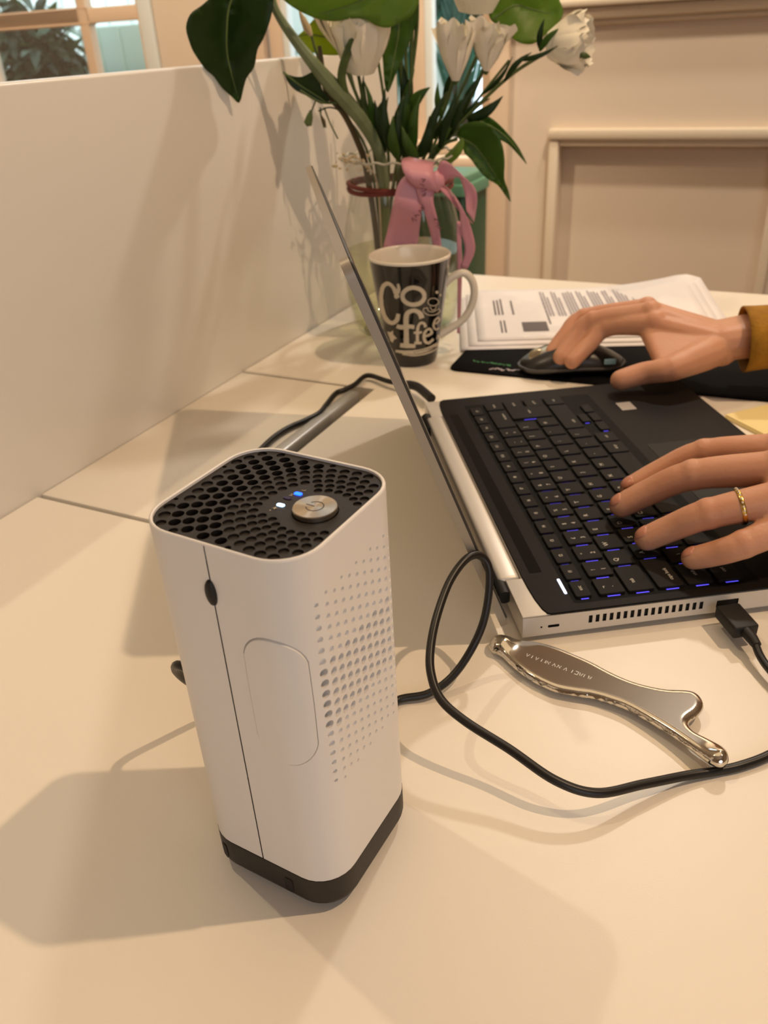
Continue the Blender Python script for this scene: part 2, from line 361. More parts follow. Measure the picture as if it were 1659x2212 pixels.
window('window_1', w1l, w1r, w1z, WT, [(bF(170, 90), .019), (bF(170, 90)-.46, .02)], [(hb1, .021), (hb1+.33, .02), (hb1+.66, .02)])
window('window_2', w2l, w2r, w2z, WT, [(bF(582, 100), .022), (bF(888, 100), .022)], [(.95, .02)], edge=.022)
struct('trim_4', box_bm(w1r, w1r+.05, AW-.018, AW, w1z-.02, WT+.05, .008), 'frame_white', None, 1)

# ------------------------------------------------------------------ outside the windows
struct('trim_5', box_bm(-6, 4, AW+.16, 8, FL-.02, FL), 'ground')
fe = thing('board_fence', 'white upright board fence seen through the left window', 'fence', room(3.9, -3.2, FL), ROOMROT)
for i in range(24):
    obj('board', box_bm(-1.9+i*.15, -1.9+i*.15+.143, -.012, .012+.004*(i % 2), 0, 2.2, .004, 1), 'fence', fe)
obj('rail', box_bm(-1.9, 1.7, .02, .06, .5, .58, .004, 1), 'fence', fe); obj('rail', box_bm(-1.9, 1.7, .02, .06, 1.7, 1.78, .004, 1), 'fence', fe)
bx = wallbz(235, 90, 3.2)[0]
sh = thing('plank_screen', 'pale mint plank screen outside the left window, lower right pane', 'screen', room(3.25, bx+.04, FL), ROOMROT)
for i in range(4): obj('plank', box_bm(-.24+i*.12, -.24+i*.12+.116, -.015, .015, 0, 1.15, .004, 1), 'mint', sh)
def leafshape(L, W, bend=.15, n=6):
    V, F = [], []
    for i in range(n+1):
        t = i/n; wd = W*math.sin(PI*min(1, t**.8*1.0))*.5 if 0 < i < n else .0004; zz = -bend*L*t*t
        V += [(t*L, -wd, zz+.12*wd), (t*L, 0, zz), (t*L, wd, zz+.12*wd)]
    for i in range(n): F += [(3*i, 3*i+1, 3*i+4, 3*i+3), (3*i+1, 3*i+2, 3*i+5, 3*i+4)]
    return V, F
def xf(vf, M4):
    return [M4 @ Vector(v) for v in vf[0]], vf[1]
def bush(name, label, c, R, n, mats, L, zc, grp=None):
    t = thing(name, label, 'shrub', c, 0, grp)
    obj('stem', tube([(0, 0, 0), (0, .02, zc*.6), (.03, 0, zc)], .03, 8), 'bark', t)
    for k, mm in enumerate(mats):
        parts = []
        for i in range(n):
            u = rng.normal(size=3); u /= np.linalg.norm(u); rad = rng.uniform(.45, 1)**.5
            p = Vector((u[0]*R[0]*rad, u[1]*R[1]*rad, zc+u[2]*R[2]*rad))
            q = Vector((u[0]+rng.normal()*.5, u[1]+rng.normal()*.5, rng.normal()*.6-.2)).normalized()
            parts.append(xf(leafshape(L*rng.uniform(.7, 1.3), L*.42, .3, 4), Matrix.Translation(p) @ q.to_track_quat('X', 'Z').to_matrix().to_4x4()))
        tagp(obj('foliage', join(*parts), mm, t, smooth=2), kind='stuff')
    return t
bc = wallbz(85, 95, 2.9)
bush('leafy_shrub', 'dark leafy shrub outside the left window, lower left pane', room(2.85, bc[0]-.08, FL), (.26, .16, .42), 600, ['bush', 'bush', 'bush_lit'], .12, bc[1]-FL-.22)
def palm(label, base, top, nfr, droop, L):
    t = thing('palm', label, 'plant', base)
    b = Vector(base); tp = Vector(top)-b
    obj('trunk', tube(smoothpath([(0, 0, 0), (.03, .02, tp.z*.5), tuple(tp)], 6), [.05, .04], 8), 'bark', t)
    for k in range(nfr):
        an = 2*PI*k/nfr+rng.uniform(-.2, .2); d = Vector((math.cos(an), math.sin(an), 0)); l = L*rng.uniform(.8, 1.2)
        P = [tp+d*(l*.55*s)+Vector((0, 0, l*(.35*s-droop*s*s))) for s in np.linspace(0, 1, 9)]
        vf = [tube(P, [.008, .003], 5)]
        for s in range(1, 9):
            for sg in (-1, 1):
                side = d.cross(Vector((0, 0, 1)))*sg
                for e in (0, .5):
                    p = P[s]*(1-e)+P[s-1]*e; q = (side*.45+d*.5+Vector((0, 0, -.8))).normalized()
                    vf.append(xf(leafshape(.24, .02, .2, 4), Matrix.Translation(p) @ q.to_track_quat('X', 'Z').to_matrix().to_4x4()))
        obj('frond', join(*vf), 'palm', t, smooth=2)
    return t
pb = wallbz(985, 70, 3.3); palm('feathery palm with hanging fronds outside the right-hand pane of the far window', room(3.3, pb[0], FL), room(3.3, pb[0]-.02, pb[1]+.25), 16, .85, .62)
pb = wallbz(640, -60, 3.1); bush('garden_shrub', 'small green shrub behind the far window beside the big ivy-like leaf', room(2.85, pb[0], FL), (.22, .2, .5), 260, ['bush_lit', 'palm'], .13, .6)

# ------------------------------------------------------------------ table
tb = thing('table', 'white office table with a cable flap along its rear edge', 'table', room(.3, -.12, FL), ROOMROT)
PB = -.5317; TA0, TA1, TB1, TZ = -.75, 1.171, .30, -.026
g0, g1, gb = .4035, .711, -.367
def tp(b, a): return (b+.12, a-.3)
notch = [tp(PB+.0005, TA0), tp(TB1, TA0), tp(TB1, TA1), tp(PB+.0005, TA1), tp(PB+.0005, g1), tp(gb, g1), tp(gb, g0), tp(PB+.0005, g0)]
H = -FL
obj('tabletop', prism_bm(notch, H+TZ, H, .0012, 1), 'table', tb)
x0, y0 = tp(PB+.0005, g0+.0045); x1, y1 = tp(gb-.0225, g1-.0045)
obj('cable_flap', prism_bm([(x0, y0), (x1, y0), (x1, y1), (x0, y1)], H-.019, H-.0004, .0012, 2), 'table', tb)
x0b, y0b = tp(gb-.0215, g0+.0045); x1b, y1b = tp(gb-.0085, g1-.018)
tagp(obj('flap_edge', box_bm(x0b, x1b, y0b, y1b, H-.012, H+.0030, .0028, 3), 'alu', tb), 'rounded aluminium edge strip of the cable flap')
x2, y2 = tp(gb-.0075, g0); x3, y3 = tp(gb, g1)
obj('gap_shade_tray', box_bm(tp(PB, g0)[0]+.001, x3+.004, y2-.004, y3+.004, H-.075, H-.026, 0), 'tray', tb)  # unseen tray added so the flap gaps read dark, shade in its colour
for b, a in ((PB+.05, TA0+.06), (PB+.05, TA1-.06), (TB1-.05, TA0+.06), (TB1-.05, TA1-.06)):
    x, y = tp(b, a); obj('leg', box_bm(x-.025, x+.025, y-.025, y+.025, 0, H+TZ, .003), 'alu', tb)
dv = solo('desk_divider', 'white satin divider panel standing along the rear of the table', 'divider', box_bm(-.011, .011, -1.5, TA1-.02, -.04, .3018, .003, 3), 'panel', room(0, PB-.011, 0), ROOMROT)

# ------------------------------------------------------------------ air purifier
AP = thing('air_purifier', 'white and black box-shaped desktop air purifier with steel power button', 'air purifier', (-.0403, .2535, 0), math.radians(-31.1))
PS, PRD, PZ0, PZT = .0692, .0160, .0204, .1786
fl = PS/2-PRD; arc = PRD*PI/2; PER = 8*fl+4*arc
def per(s, d=0.):                                   # perimeter -> (x, y), d outward; s = 0 at the middle of the -y face, going +x
    s = (s+fl) % PER; q = int(s//(2*fl+arc)); s -= q*(2*fl+arc)
    if s <= 2*fl: p = (s-fl, -PS/2-d)
    else:
        t = (s-2*fl)/PRD; p = (fl+(PRD+d)*math.sin(t), -fl-(PRD+d)*math.cos(t))
    for _ in range(q): p = (-p[1], p[0])
    return p
# front shell from s = a0 to a1 is a perforated sheet, the rest plain
hs, hd = [], []
s_c = fl+arc+fl
for c in range(11):
    s = s_c+(c-5)*.00482
    for k in range(-10, 11):
        z = .1165+k*.00487+(0 if c % 2 else .00243)
        q = abs(z-.1165)/.0455
        if q > 1: continue
        hs.append((s, z)); hd.append((.0018*(1-q)**.55*.62+.00062 if q > .36 else .0018, q <= .36))
a0, a1 = fl*.2, PER-fl*.2
cols = []
for q in range(4):
    b = q*(2*fl+arc)+fl
    cols += [b+arc*i/8 for i in range(9)]
lines = [((s, PZ0), (s, PZT-.0008)) for s in cols]
sL, sR = -.0013+.0003, PER-.0013-.0003
out = [(sL, PZ0)] + [(s, PZ0) for s in cols] + [(sR, PZ0), (sR, PZT-.0008)] + [(s, PZT-.0008) for s in reversed(cols)] + [(sL, PZT-.0008)]
ST = (.0205, .117, .0128, .0297)                    # stadium cover: centre s, z, half width, half height
stad = []
for i in range(33):
    t = 2*PI*i/32; stad.append((ST[0]+ST[2]*math.cos(t), ST[1]+math.copysign(ST[3]-ST[2], math.sin(t))*(1 if abs(math.sin(t)) > 1e-6 else 0)+ST[2]*math.sin(t)))
stad = stad[:-1]
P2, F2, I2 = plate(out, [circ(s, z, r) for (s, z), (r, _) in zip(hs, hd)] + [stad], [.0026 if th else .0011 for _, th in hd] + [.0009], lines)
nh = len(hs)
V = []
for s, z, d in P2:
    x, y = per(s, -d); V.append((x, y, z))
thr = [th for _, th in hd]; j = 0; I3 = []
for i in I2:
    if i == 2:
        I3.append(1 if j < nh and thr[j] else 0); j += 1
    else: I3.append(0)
shell = (V, F2, I3)
rimV, rimF = [], []
ring = sorted(set([round(s, 7) for s in cols] + [fl*.999*k+q*(2*fl+arc) for q in range(4) for k in (-.99, 0, .99)]))
prof = [(0, PZT-.0008), (-.0002, PZT-.0003), (-.0006, PZT), (-.0009, PZT), (-.0013, PZT-.0003), (-.0014, PZT-.003), (-.0014, PZT-.008)]
for d, z in prof:
    for s in ring: x, y = per(s, d); rimV.append((x, y, z))
nr = len(ring)
for i in range(len(prof)-1):
    for k in range(nr): rimF.append((i*nr+k, i*nr+(k+1) % nr, (i+1)*nr+(k+1) % nr, (i+1)*nr+k))
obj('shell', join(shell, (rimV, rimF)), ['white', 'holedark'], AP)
sv, sf = [], []                                     # seam groove: narrow dark strip a little inside
for z in (PZ0, PZT-.001):
    for s in (-.0017, -.0009): x, y = per(s, -.0005); sv.append((x, y, z))
tagp(obj('seam', (sv, [(0, 1, 3, 2)]), 'seam', AP, smooth=0), 'thin dark vertical seam line')
sc = []                                             # the cover follows the rounded corner
nst = len(stad)
lay = [(1.0, -.0009), (.985, .0002), (.965, .0005), (.93, .00055), (.6, .00055), (.3, .00055)]
for k, d in lay:
    for s, z in stad:
        x, y = per(ST[0]+(s-ST[0])*k*.985, d); sc.append((x, y, ST[1]+(z-ST[1])*(1-(1-k)*(.43 if k > .9 else 1)*1.0)*.99))
scf = []
for i in range(len(lay)-1):
    for k in range(nst): scf.append((i*nst+k, i*nst+(k+1) % nst, (i+1)*nst+(k+1) % nst, (i+1)*nst+k))
scf.append(tuple((len(lay)-1)*nst+k for k in range(nst)))
obj('side_cover', (sc, scf), 'white', AP)
ov = []; ovf = []; no = 18
for k, d in ((1, 0.), (.9, .0009), (.6, .0015), (.2, .0017)):
    for i in range(no):
        t = 2*PI*i/no; x, y = per(-.0015+.0027*k*math.cos(t)*(1 if math.cos(t) < 0 else .8), d); ov.append((x, y, .1590+.0054*k*math.sin(t)))
for i in range(3):
    for k in range(no): ovf.append((i*no+k, i*no+(k+1) % no, (i+1)*no+(k+1) % no, (i+1)*no+k))
ovf.append(tuple(3*no+k for k in range(no)))
tagp(obj('lanyard_plug', (ov, ovf), 'rubber', AP), 'black oval rubber plug on the seam')
bv, bf = [], []                                     # black base, chamfered foot
bp = [(-.0006, PZ0+.0008), (-.0006, PZ0-.0001), (.0001, PZ0-.0004), (.0001, .0072), (-.0004, .0052), (-.0018, .0036), (-.004, .0030), (-.02, .0030)]
for d, z in bp:
    for s in ring: x, y = per(s, d) if d > -.012 else [c*.6 for c in per(s, -.002)]; bv.append((x, y, z))
for i in range(len(bp)-1):
    for k in range(nr): bf.append((i*nr+k, i*nr+(k+1) % nr, (i+1)*nr+(k+1) % nr, (i+1)*nr+k))
bf.append(tuple((len(bp)-1)*nr+k for k in range(nr)))
base = obj('base', (bv, bf), 'black', AP)
for sx in (-.0245, .0110):                           # shade of two small base notches, painted as flat dark patches
    nv = []
    for z in (.0068, .0078, .0140, .0150):
        for q in np.linspace(-1, 1, 7):
            x, y = per(sx+q*.0021*(.75 if z in (.0068, .0150) else 1), .0003); nv.append((x, y, z))
    obj('base_notch_shade', (nv, [(7*i+j, 7*i+j+1, 7*i+j+8, 7*i+j+7) for i in range(3) for j in range(6)]), 'notch', base)
obj('foot', prism_bm(rrect(-.024, .024, -.024, .024, .008), 0, .0032, 0), 'rubber', AP)
# grille
GZ = PZT-.0012
gout = [per(s, -.0014) for s in ring]
BTN = (.0194, 0.)
def edge_d(x, y):
    h = PS/2-.0014; r = PRD-.0014; qx, qy = abs(x)-(h-r), abs(y)-(h-r)
    return r-math.hypot(max(qx, 0), max(qy, 0))-min(max(qx, qy), 0)
gh, gd = [], []
rho = .0150; k = 0
while rho < .068:
    p = min(.0056, .0040+max(0, rho-.015)*.070); n = max(6, int(round(2*PI*rho/p)))
    for i in range(n):
        t = 2*PI*(i+.5*(k % 2))/n+PI; x, y = BTN[0]+rho*math.cos(t), BTN[1]+rho*math.sin(t)
        dg = math.degrees(t) % 360
        if 132 < dg < 212 and rho < .0205: continue
        e = edge_d(x, y); r = min(.405*p, e-.0003)
        if e < .0009 or r < .0008: continue
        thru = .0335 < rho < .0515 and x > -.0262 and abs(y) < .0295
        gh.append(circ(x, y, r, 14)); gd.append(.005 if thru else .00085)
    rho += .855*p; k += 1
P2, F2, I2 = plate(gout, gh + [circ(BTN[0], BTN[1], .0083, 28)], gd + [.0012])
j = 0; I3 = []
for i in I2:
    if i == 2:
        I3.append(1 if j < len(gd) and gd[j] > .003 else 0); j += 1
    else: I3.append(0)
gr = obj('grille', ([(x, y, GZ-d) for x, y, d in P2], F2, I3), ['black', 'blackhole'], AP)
bt = obj('power_button', ([(BTN[0]+v[0], BTN[1]+v[1], GZ+v[2]) for v in lathe([(.0079, -.0012), (.0079, .0018), (.00765, .0021)], 48)[0]], lathe([(.0079, -.0012), (.0079, .0018), (.00765, .0021)], 48)[1]), 'steel', AP)
nt = MT['steel'].node_tree                           # turned face: fine rings around the button axis
tcn = nt.nodes.new('ShaderNodeTexCoord'); mp = nt.nodes.new('ShaderNodeMapping'); mp.inputs['Location'].default_value = (-BTN[0], -BTN[1], 0)
tg = nt.nodes.new('ShaderNodeTangent'); tg.direction_type = 'RADIAL'; tg.axis = 'Z'
bb = nt.nodes['Principled BSDF']; bb.inputs['Anisotropic'].default_value = .85
vm = nt.nodes.new('ShaderNodeVectorMath'); vm.operation = 'CROSS_PRODUCT'; vm.inputs[1].default_value = (0, 0, 1)
vt = nt.nodes.new('ShaderNodeVectorTransform'); vt.vector_type = 'VECTOR'; vt.convert_from = 'OBJECT'; vt.convert_to = 'WORLD'
nt.links.new(tcn.outputs['Object'], mp.inputs['Vector']); nt.links.new(mp.outputs[0], vm.inputs[0]); nt.links.new(vm.outputs[0], vt.inputs[0]); nt.links.new(vt.outputs[0], bb.inputs['Tangent'])
V, F = [], []
ic = [(.0031*math.cos(t), .0031*math.sin(t)) for t in np.radians(np.linspace(180+32, 180+328, 30))]
v1 = stroke2(ic, .00036, 1); v2 = stroke2([(-.0036, 0), (-.0002, 0)], .00036, 1)
sym = join(v1, v2)
obj('power_symbol', ([(BTN[0]+v[0], BTN[1]+v[1], GZ+.00215) for v in sym[0]], sym[1]), 'ink', bt, smooth=0)
def led(x, y, m, lab):
    p = [(x+a, y+b) for a, b in rrect(-.0016, .0016, -.0009, .0009, .0008)]
    tagp(obj('indicator_light', prism_bm(p, GZ-.0005, GZ+.0003), m, gr), lab)
led(.0068, .0078, 'blue_led', 'glowing blue indicator light'); led(.0050, .0036, 'off_led', 'unlit dark violet indicator light'); led(.0058, -.0016, 'white_led', 'glowing pale blue indicator light')
def mark(vf, x, y, rot, name='marking'):
    c, s = math.cos(rot), math.sin(rot)
    obj(name, ([(x+v[0]*c-v[1]*s, y+v[0]*s+v[1]*c, GZ+.0002) for v in vf[0]], vf[1]), 'print_grey', gr, smooth=0)
mark(textvf('L', .0022), .0072, .0108, PI/2); mark(textvf('H', .0022), .0052, .0061, PI/2)
star = [(r*math.cos(PI/4*i), r*math.sin(PI/4*i)) for i in range(8) for r in [(.0011 if i % 2 == 0 else .00035)]]
mark(([(x, y, 0) for x, y in star], [tuple(range(8))]), .0052, -.0042, .3); mark(([(x, y, 0) for x, y in circ(0, 0, .00028, 8)], [tuple(range(8))]), .0046, -.0062, 0)

# ------------------------------------------------------------------ laptop  (local x = along the hinge, local y = towards the lid, -y = towards the user)
LP = thing('laptop', 'open silver laptop with black keyboard deck and blue key light', 'laptop', (.1340, .4042, 0), 1.6731)
def uvp(pts): return [(u, -v) for u, v in pts]
body = [(-.0178, -.058), (.0215, -.058), (.0215, -.0475), (.2815, -.0475), (.2815, -.058), (.3165, -.058), (.3165, .190), (-.0178, .190)]
obj('chassis', prism_bm(uvp(body)[::-1], .0035, .0178, .0012, 2), 'silver', LP)
# near side wall with vent slots and ports (u = -.019)
so = [(-.058, .0035), (.190, .0065), (.190, .0172), (-.058, .0176)]
slots = []
for i in range(17):
    v = -.0175+i*.00432; slots.append([(v, .0088), (v+.0023, .0088), (v+.0023, .0142), (v, .0142)])
slots.append(rrect(-.0425, -.0355, .0088, .0108, .0006, 3)); slots.append(circ(-.0465, .0098, .0007, 8)); slots.append(rrect(.0625, .0765, .008, .0135, .0006, 3))
P2, F2, I2 = plate(so, slots, .0011)
V = [(-.0191+d, -s, z) for s, z, d in P2]
SW = obj('side_wall', (V, F2, [1 if i else 0 for i in I2]), ['silver', 'vent'], LP, smooth=0)
deckp = [(-.0184, -.0405), (-.0172, -.0428), (-.013, -.0446), (-.003, -.0462), (.010, -.0471), (.0215, -.0474), (.2815, -.0474), (.293, -.0471), (.305, -.0460), (.313, -.0440), (.3158, -.0405), (.3158, .1888), (-.0184, .1888)]
obj('keyboard_deck', prism_bm(uvp(deckp)[::-1], .0176, .0186, .0004, 1), 'deck', LP)
kp = .019
obj('keyboard_well', prism_bm(uvp(rrect(-.0118, .2965, -.0245, .0935, .003))[::-1], .0180, .01865), 'deckwell', LP)
obj('speaker_grille', prism_bm(uvp(rrect(.024, .279, -.0415, -.0335, .001))[::-1], .0180, .0187), 'grille_dark', LP)
tagp(obj('power_light', prism_bm(uvp(rrect(-.0015, .0145, -.0270, -.0252, .0008))[::-1], .0182, .0189), 'power', LP), 'glowing white power light bar')
obj('hinge_bar', box_bm(.0222, .2808, .0482, .0625, .0045, .0184, .003, 3), 'silver', LP)
tpd = obj('touchpad', prism_bm(uvp(rrect(.079, .183, .103, .172, .003))[::-1], .0180, .0188, .0002, 1), 'touch', LP)
tagp(obj('fingerprint_reader', prism_bm(uvp(rrect(.252, .269, .110, .1235, .0008))[::-1], .0180, .0190), 'sticker', LP), 'small silver square on the palm rest')
obj('usb_port', box_bm(.262, .272, -.0, .004, .010, .0125), 'vent', LP)
_kc = {}
KT = .0204
def keymesh(wd, hg):
    kk = (round(wd, 5), round(hg, 5))
    if kk not in _kc:
        b = prism_bm(rrect(-wd/2, wd/2, -hg/2, hg/2, .0012, 3), .01865, KT, .0003, 1)
        me = bpy.data.meshes.new('key'); b.normal_update(); b.to_mesh(me); b.free(); me.materials.append(MT['key']); _kc[kk] = me
    return _kc[kk]
glow = []
def key(u, v, wd, hg, txt='', size=.0042, off=(0, 0), second=None, lit=True):
    o = bpy.data.objects.new('key', keymesh(wd, hg)); COL.objects.link(o); o.parent = LP; o.location = (u, -v, 0)
    for s, (dx, dy), sz in [(txt, off, size)] + ([second] if second else []):
        if not s: continue
        vf = textvf(s, sz)
        obj('legend', ([(p[0]+dx, p[1]+dy, KT+.00008) for p in vf[0]], vf[1]), 'legend', o, smooth=0)
    if lit:
        g0 = u-wd/2-.0010
        glow.append(([(g0, -v-hg*.28, .01870), (g0+.0009, -v-hg*.28, .01870), (g0+.0009, -v+hg*.22, .01870), (g0, -v+hg*.22, .01870)], [(0, 1, 2, 3)]))
W1, H1 = .0162, .0162
fr = ['esc', 'f1', 'f2', 'f3', 'f4', 'f5', 'f6', 'f7', 'f8', 'f9', 'f10', 'f11', 'f12', 'ins', 'del', 'pr']
fp = (.304-.0095*0-.0)/16
for i, t in enumerate(fr):
    key(-.0095+.0185*i+.0093+.0005, -.0168, .0162, .0098, t, .0036)
R0 = [('`', '¬'), ('1', '!'), ('2', '"'), ('3', '£'), ('4', '$'), ('5', '%'), ('6', '^'), ('7', '&'), ('8', '*'), ('9', '('), ('0', ')'), ('-', '_'), ('=', '+')]
for i, (a, b) in enumerate(R0): key(i*kp, .001, W1, H1, a, .0044, (-.0015, -.0035), (b, (-.0015, .0033), .004))
key(13.5*kp, .001, 2*kp-.0022, H1, 'backspace', .003, (.004, -.003)); key(15*kp, .001, W1, H1, 'home', .003)
for i, t in enumerate('QWERTYUIOP[]'): key((1.5+i)*kp, kp, W1, H1, t, .0046, (-.003, .003))
key(.25*kp, kp, 1.5*kp-.0022, H1, 'tab', .0036, (-.003, .002)); key(14*kp, kp*1.5, 1.5*kp-.004, 2*kp-.0022, 'enter', .0032); key(15*kp, kp, W1, H1, 'pg up', .003)
for i, t in enumerate("ASDFGHJKL;'#"): key((1.75+i)*kp, 2*kp, W1, H1, t, .0046, (-.003, .003))
key(.375*kp, 2*kp, 1.75*kp-.0022, H1, 'caps lock', .0034, (-.003, -.003)); key(15*kp, 2*kp, W1, H1, 'pg dn', .003)
for i, t in enumerate('ZXCVBNM,./'): key((2.25+i)*kp, 3*kp, W1, H1, t, .0046, (-.003, .003))
key(.125*kp, 3*kp, 1.25*kp-.0022, H1, 'shift', .0034); key(1.25*kp, 3*kp, W1, H1, '\\', .004); key(13.125*kp, 3*kp, 2.75*kp-.0022, H1, 'shift', .0034, (-.012, -.003)); key(15*kp, 3*kp, W1, H1, 'end', .003)
x = -.0095
for t, n in [('ctrl', 1.2), ('fn', 1), ('win', 1), ('alt', 1.2), ('', 5.1), ('alt gr', 1.1), ('ctrl', 1)]:
    key(x+n*kp/2, 4*kp, n*kp-.0022, H1, t if t != 'win' else '', .0034); x += n*kp
for dx, dv in ((0, 0), (1, -.26), (1, .26), (2, 0)):
    key(x+(dx+.5)*kp+.003, (4+dv)*kp if dv else 4*kp+.0045, W1, H1*.47 if dv else H1*.5, '', .003)
tagp(obj('key_backlight', join(*glow)[:2], 'backlight', LP, smooth=0), 'violet blue light between the keys')
# lid
LL, LW, PH = .2365, .334, math.radians(70)
hz = Vector((-.018, .065, .010)); ld = Vector((0, math.cos(PH), math.sin(PH))); ln = Vector((0, -math.sin(PH), math.cos(PH)))
def lidbm(poly, n0, n1, bev=0, seg=2):
    b = prism_bm(poly, n0, n1, bev, seg)
    for v in b.verts: v.co = hz + Vector((v.co.x, 0, 0)) + ld*v.co.y + ln*v.co.z
    bmesh.ops.recalc_face_normals(b, faces=b.faces[:]); return b
lid = obj('lid', lidbm(rrect(0, LW, .0, LL, .009, 5), -.0046, 0, 0), 'silver_lid', LP)
bz = obj('screen_bezel', lidbm(rrect(.0008, LW-.0008, .004, LL-.0008, .0085, 5), -.0002, .0012, .0004, 1), 'bezel', lid)
obj('screen', lidbm(rrect(.0125, LW-.0125, .022, LL-.014, .001, 2), .0008, .0014), 'screen', lid)
obj('gasket', lidbm(rrect(.0002, LW-.0002, .003, LL-.0003, .0088, 5), -.0009, .0002), 'rubber', lid)
for u in (.026, .276):
    obj('lid_hinge', ([(u+v[2], hz.y+v[0]*.0-.004+v[0], .0125+v[1]) for v in lathe([(.0045, -.016), (.0045, .016)], 16)[0]], lathe([(.0045, -.016), (.0045, .016)], 16)[1]), 'rubber', LP)
for u, v in ((.01, -.04), (.29, -.04), (.01, .17), (.29, .17)):
    obj('foot', ([(u+p[0], -v+p[1], p[2]) for p in lathe([(.006, 0), (.006, .0036)], 12)[0]], lathe([(.006, 0), (.006, .0036)], 12)[1]), 'rubber', LP)

# ------------------------------------------------------------------ cables
UC = thing('usb_cable', 'black usb cable looping from the white purifier to the laptop side', 'cable', tuple(at(1290, 1715, 0)))
pg = at(1553, 1312, .0112); pe = at(1600, 1368, .0108)
pd = (pe-pg); pd.z = 0; pd.normalize(); pn = Vector((-pd.y, pd.x, 0))
b = box_bm(-.0195, .0028, -.0076, .0076, -.0041, .0041, .0014, 3)
mid = at(1590, 1340, .0112)
Mx = Matrix((pd, pn, Vector((0, 0, 1)))).transposed().to_4x4(); Mx.translation = mid + pd*.0085
for v in b.verts: v.co = Mx @ v.co
pl = obj('plug', b, 'rubber', UC, world=True)
p_end = Mx @ Vector((.0025, 0, 0))
vf = tube([p_end, p_end+pd*.006, p_end+pd*.0115+Vector((0, 0, -.0008))], [.0036, .0034, .0027], 12)
obj('strain_relief', vf, 'rubber', pl, world=True)
cp = [tuple(p_end+pd*.009+Vector((0, 0, -.0005)))] + [tuple(at(*q)) for q in [(1650, 1430, .008), (1720, 1520, .006), (1730, 1590, .004), (1659, 1632, .0026), (1600, 1654, .0024), (1555, 1664, .0024), (1480, 1676, .004), (1390, 1694, .008), (1290, 1713, .013), (1200, 1686, .018), (1100, 1618, .024), (1005, 1558, .030), (952, 1510, .035), (931, 1455, .041), (930, 1400, .047), (944, 1330, .055), (972, 1255, .063), (1008, 1207, .068), (1038, 1201, .066), (1057, 1235, .057), (1050, 1320, .038), (1025, 1390, .021), (980, 1458, .009), (925, 1498, .004), (860, 1512, .0028)]]
cp += [(-.012, .322, .0024), (-.05, .345, .003), (-.078, .340, .006), (-.092, .330, .018), (-.1015, .314, .040), (-.1042, .3035, .0575), (-.1012, .2965, .0675), (-.0935, .2912, .069), (-.083, .2862, .0665)]
obj('cord', tube(smoothpath(cp, 9), .0023, 10), 'cord', UC, world=True)
e1 = Vector((math.cos(math.radians(-31)), math.sin(math.radians(-31)), 0)); pc = Vector((-.0403, .2535, .0665)) - e1*.034 + Vector((-e1.y, e1.x, 0))*.004
b = box_bm(-.018, .001, -.0042, .0042, -.0028, .0028, .0012, 2)
Mx = Matrix((e1, Vector((-e1.y, e1.x, 0)), Vector((0, 0, 1)))).transposed().to_4x4(); Mx.translation = pc
for v in b.verts: v.co = Mx @ v.co
obj('plug', b, 'rubber', UC, world=True)

PC = thing('power_cord', 'black laptop power cord running behind the lid to the cable flap', 'cable', tuple(at(745, 842, 0)))
q = [(932, 861, .0105), (905, 838, .0105), (885, 831, .010), (840, 824, .0075), (803, 812, .006), (786, 814, .0055), (766, 831, .0045), (744, 842, .0035), (725, 850, .0032), (706, 873, .0030), (690, 892, .0030), (660, 908, .0030), (622, 925, .0030), (590, 946, .0030), (560, 975, .0030), (533, 1008, .0032), (528, 1035, .004)]
P = [tuple(at(*p)) for p in q]
gA = [tuple(room(.452, gb-.0042, z)) for z in (.006, -.012, -.03)]
obj('cord', tube(smoothpath(P[2:]+gA, 8), .0027, 10), 'cord', PC, world=True)
obj('plug', tube(smoothpath([P[0], P[1], P[2], tuple(np.array(P[3])*.35+np.array(P[2])*.65)], 6), [.0046, .0046, .0044, .003], 12), 'rubber', PC, world=True)

# ------------------------------------------------------------------ metal massage tool (fish-shaped)
op = [(140, 195), (150, 162), (185, 140), (240, 146), (300, 165), (400, 178), (500, 205), (600, 245), (700, 290), (800, 345), (900, 392), (1000, 425), (1100, 447), (1200, 455), (1255, 470), (1292, 505), (1303, 550), (1278, 590), (1235, 620), (1224, 648), (1255, 690), (1330, 735), (1400, 780), (1433, 825), (1432, 862), (1398, 880), (1345, 868), (1300, 835), (1230, 775), (1150, 712), (1070, 655), (980, 597), (880, 540), (800, 508), (700, 478), (600, 462), (500, 440), (400, 395), (320, 345), (250, 285), (195, 235), (158, 222)]
GS = at(1300, 1510, 0)
sm = smoothpath([tuple(np.array(at(1000+x/2.517, 1320+y/2.517, .0042))-np.array(GS)) for x, y in op + op[:1]], 4)[:-1]
ol = [(p[0], p[1]) for p in sm]; oa = np.array(ol)
lo, hi = oa.min(0), oa.max(0); st = .0011
gx, gy = np.meshgrid(np.arange(lo[0], hi[0], st), np.arange(lo[1], hi[1], st)); gp = np.stack([gx.ravel(), gy.ravel()], 1); gp = gp[inside(ol, gp)]
def edist(P):
    A, B = oa, np.roll(oa, -1, 0); AB = B-A
    t = np.clip(((P[:, None]-A)*AB).sum(2)/(AB**2).sum(1), 0, 1); return np.sqrt(((A+t[..., None]*AB-P[:, None])**2).sum(2)).min(1)
dd = edist(gp); gp = gp[dd > .0004]
ins = []
for f in (.00025, .0006):
    for i in range(len(oa)):
        t = oa[(i+1) % len(oa)]-oa[i-1]; n = np.array([-t[1], t[0]])/np.linalg.norm(t); p = oa[i]+n*f
        if not inside(ol, p[None])[0]: p = oa[i]-n*f
        ins.append(tuple(p))
P2, F2, I2 = plate(ol, [], 0, extra=[tuple(p) for p in gp]+ins)
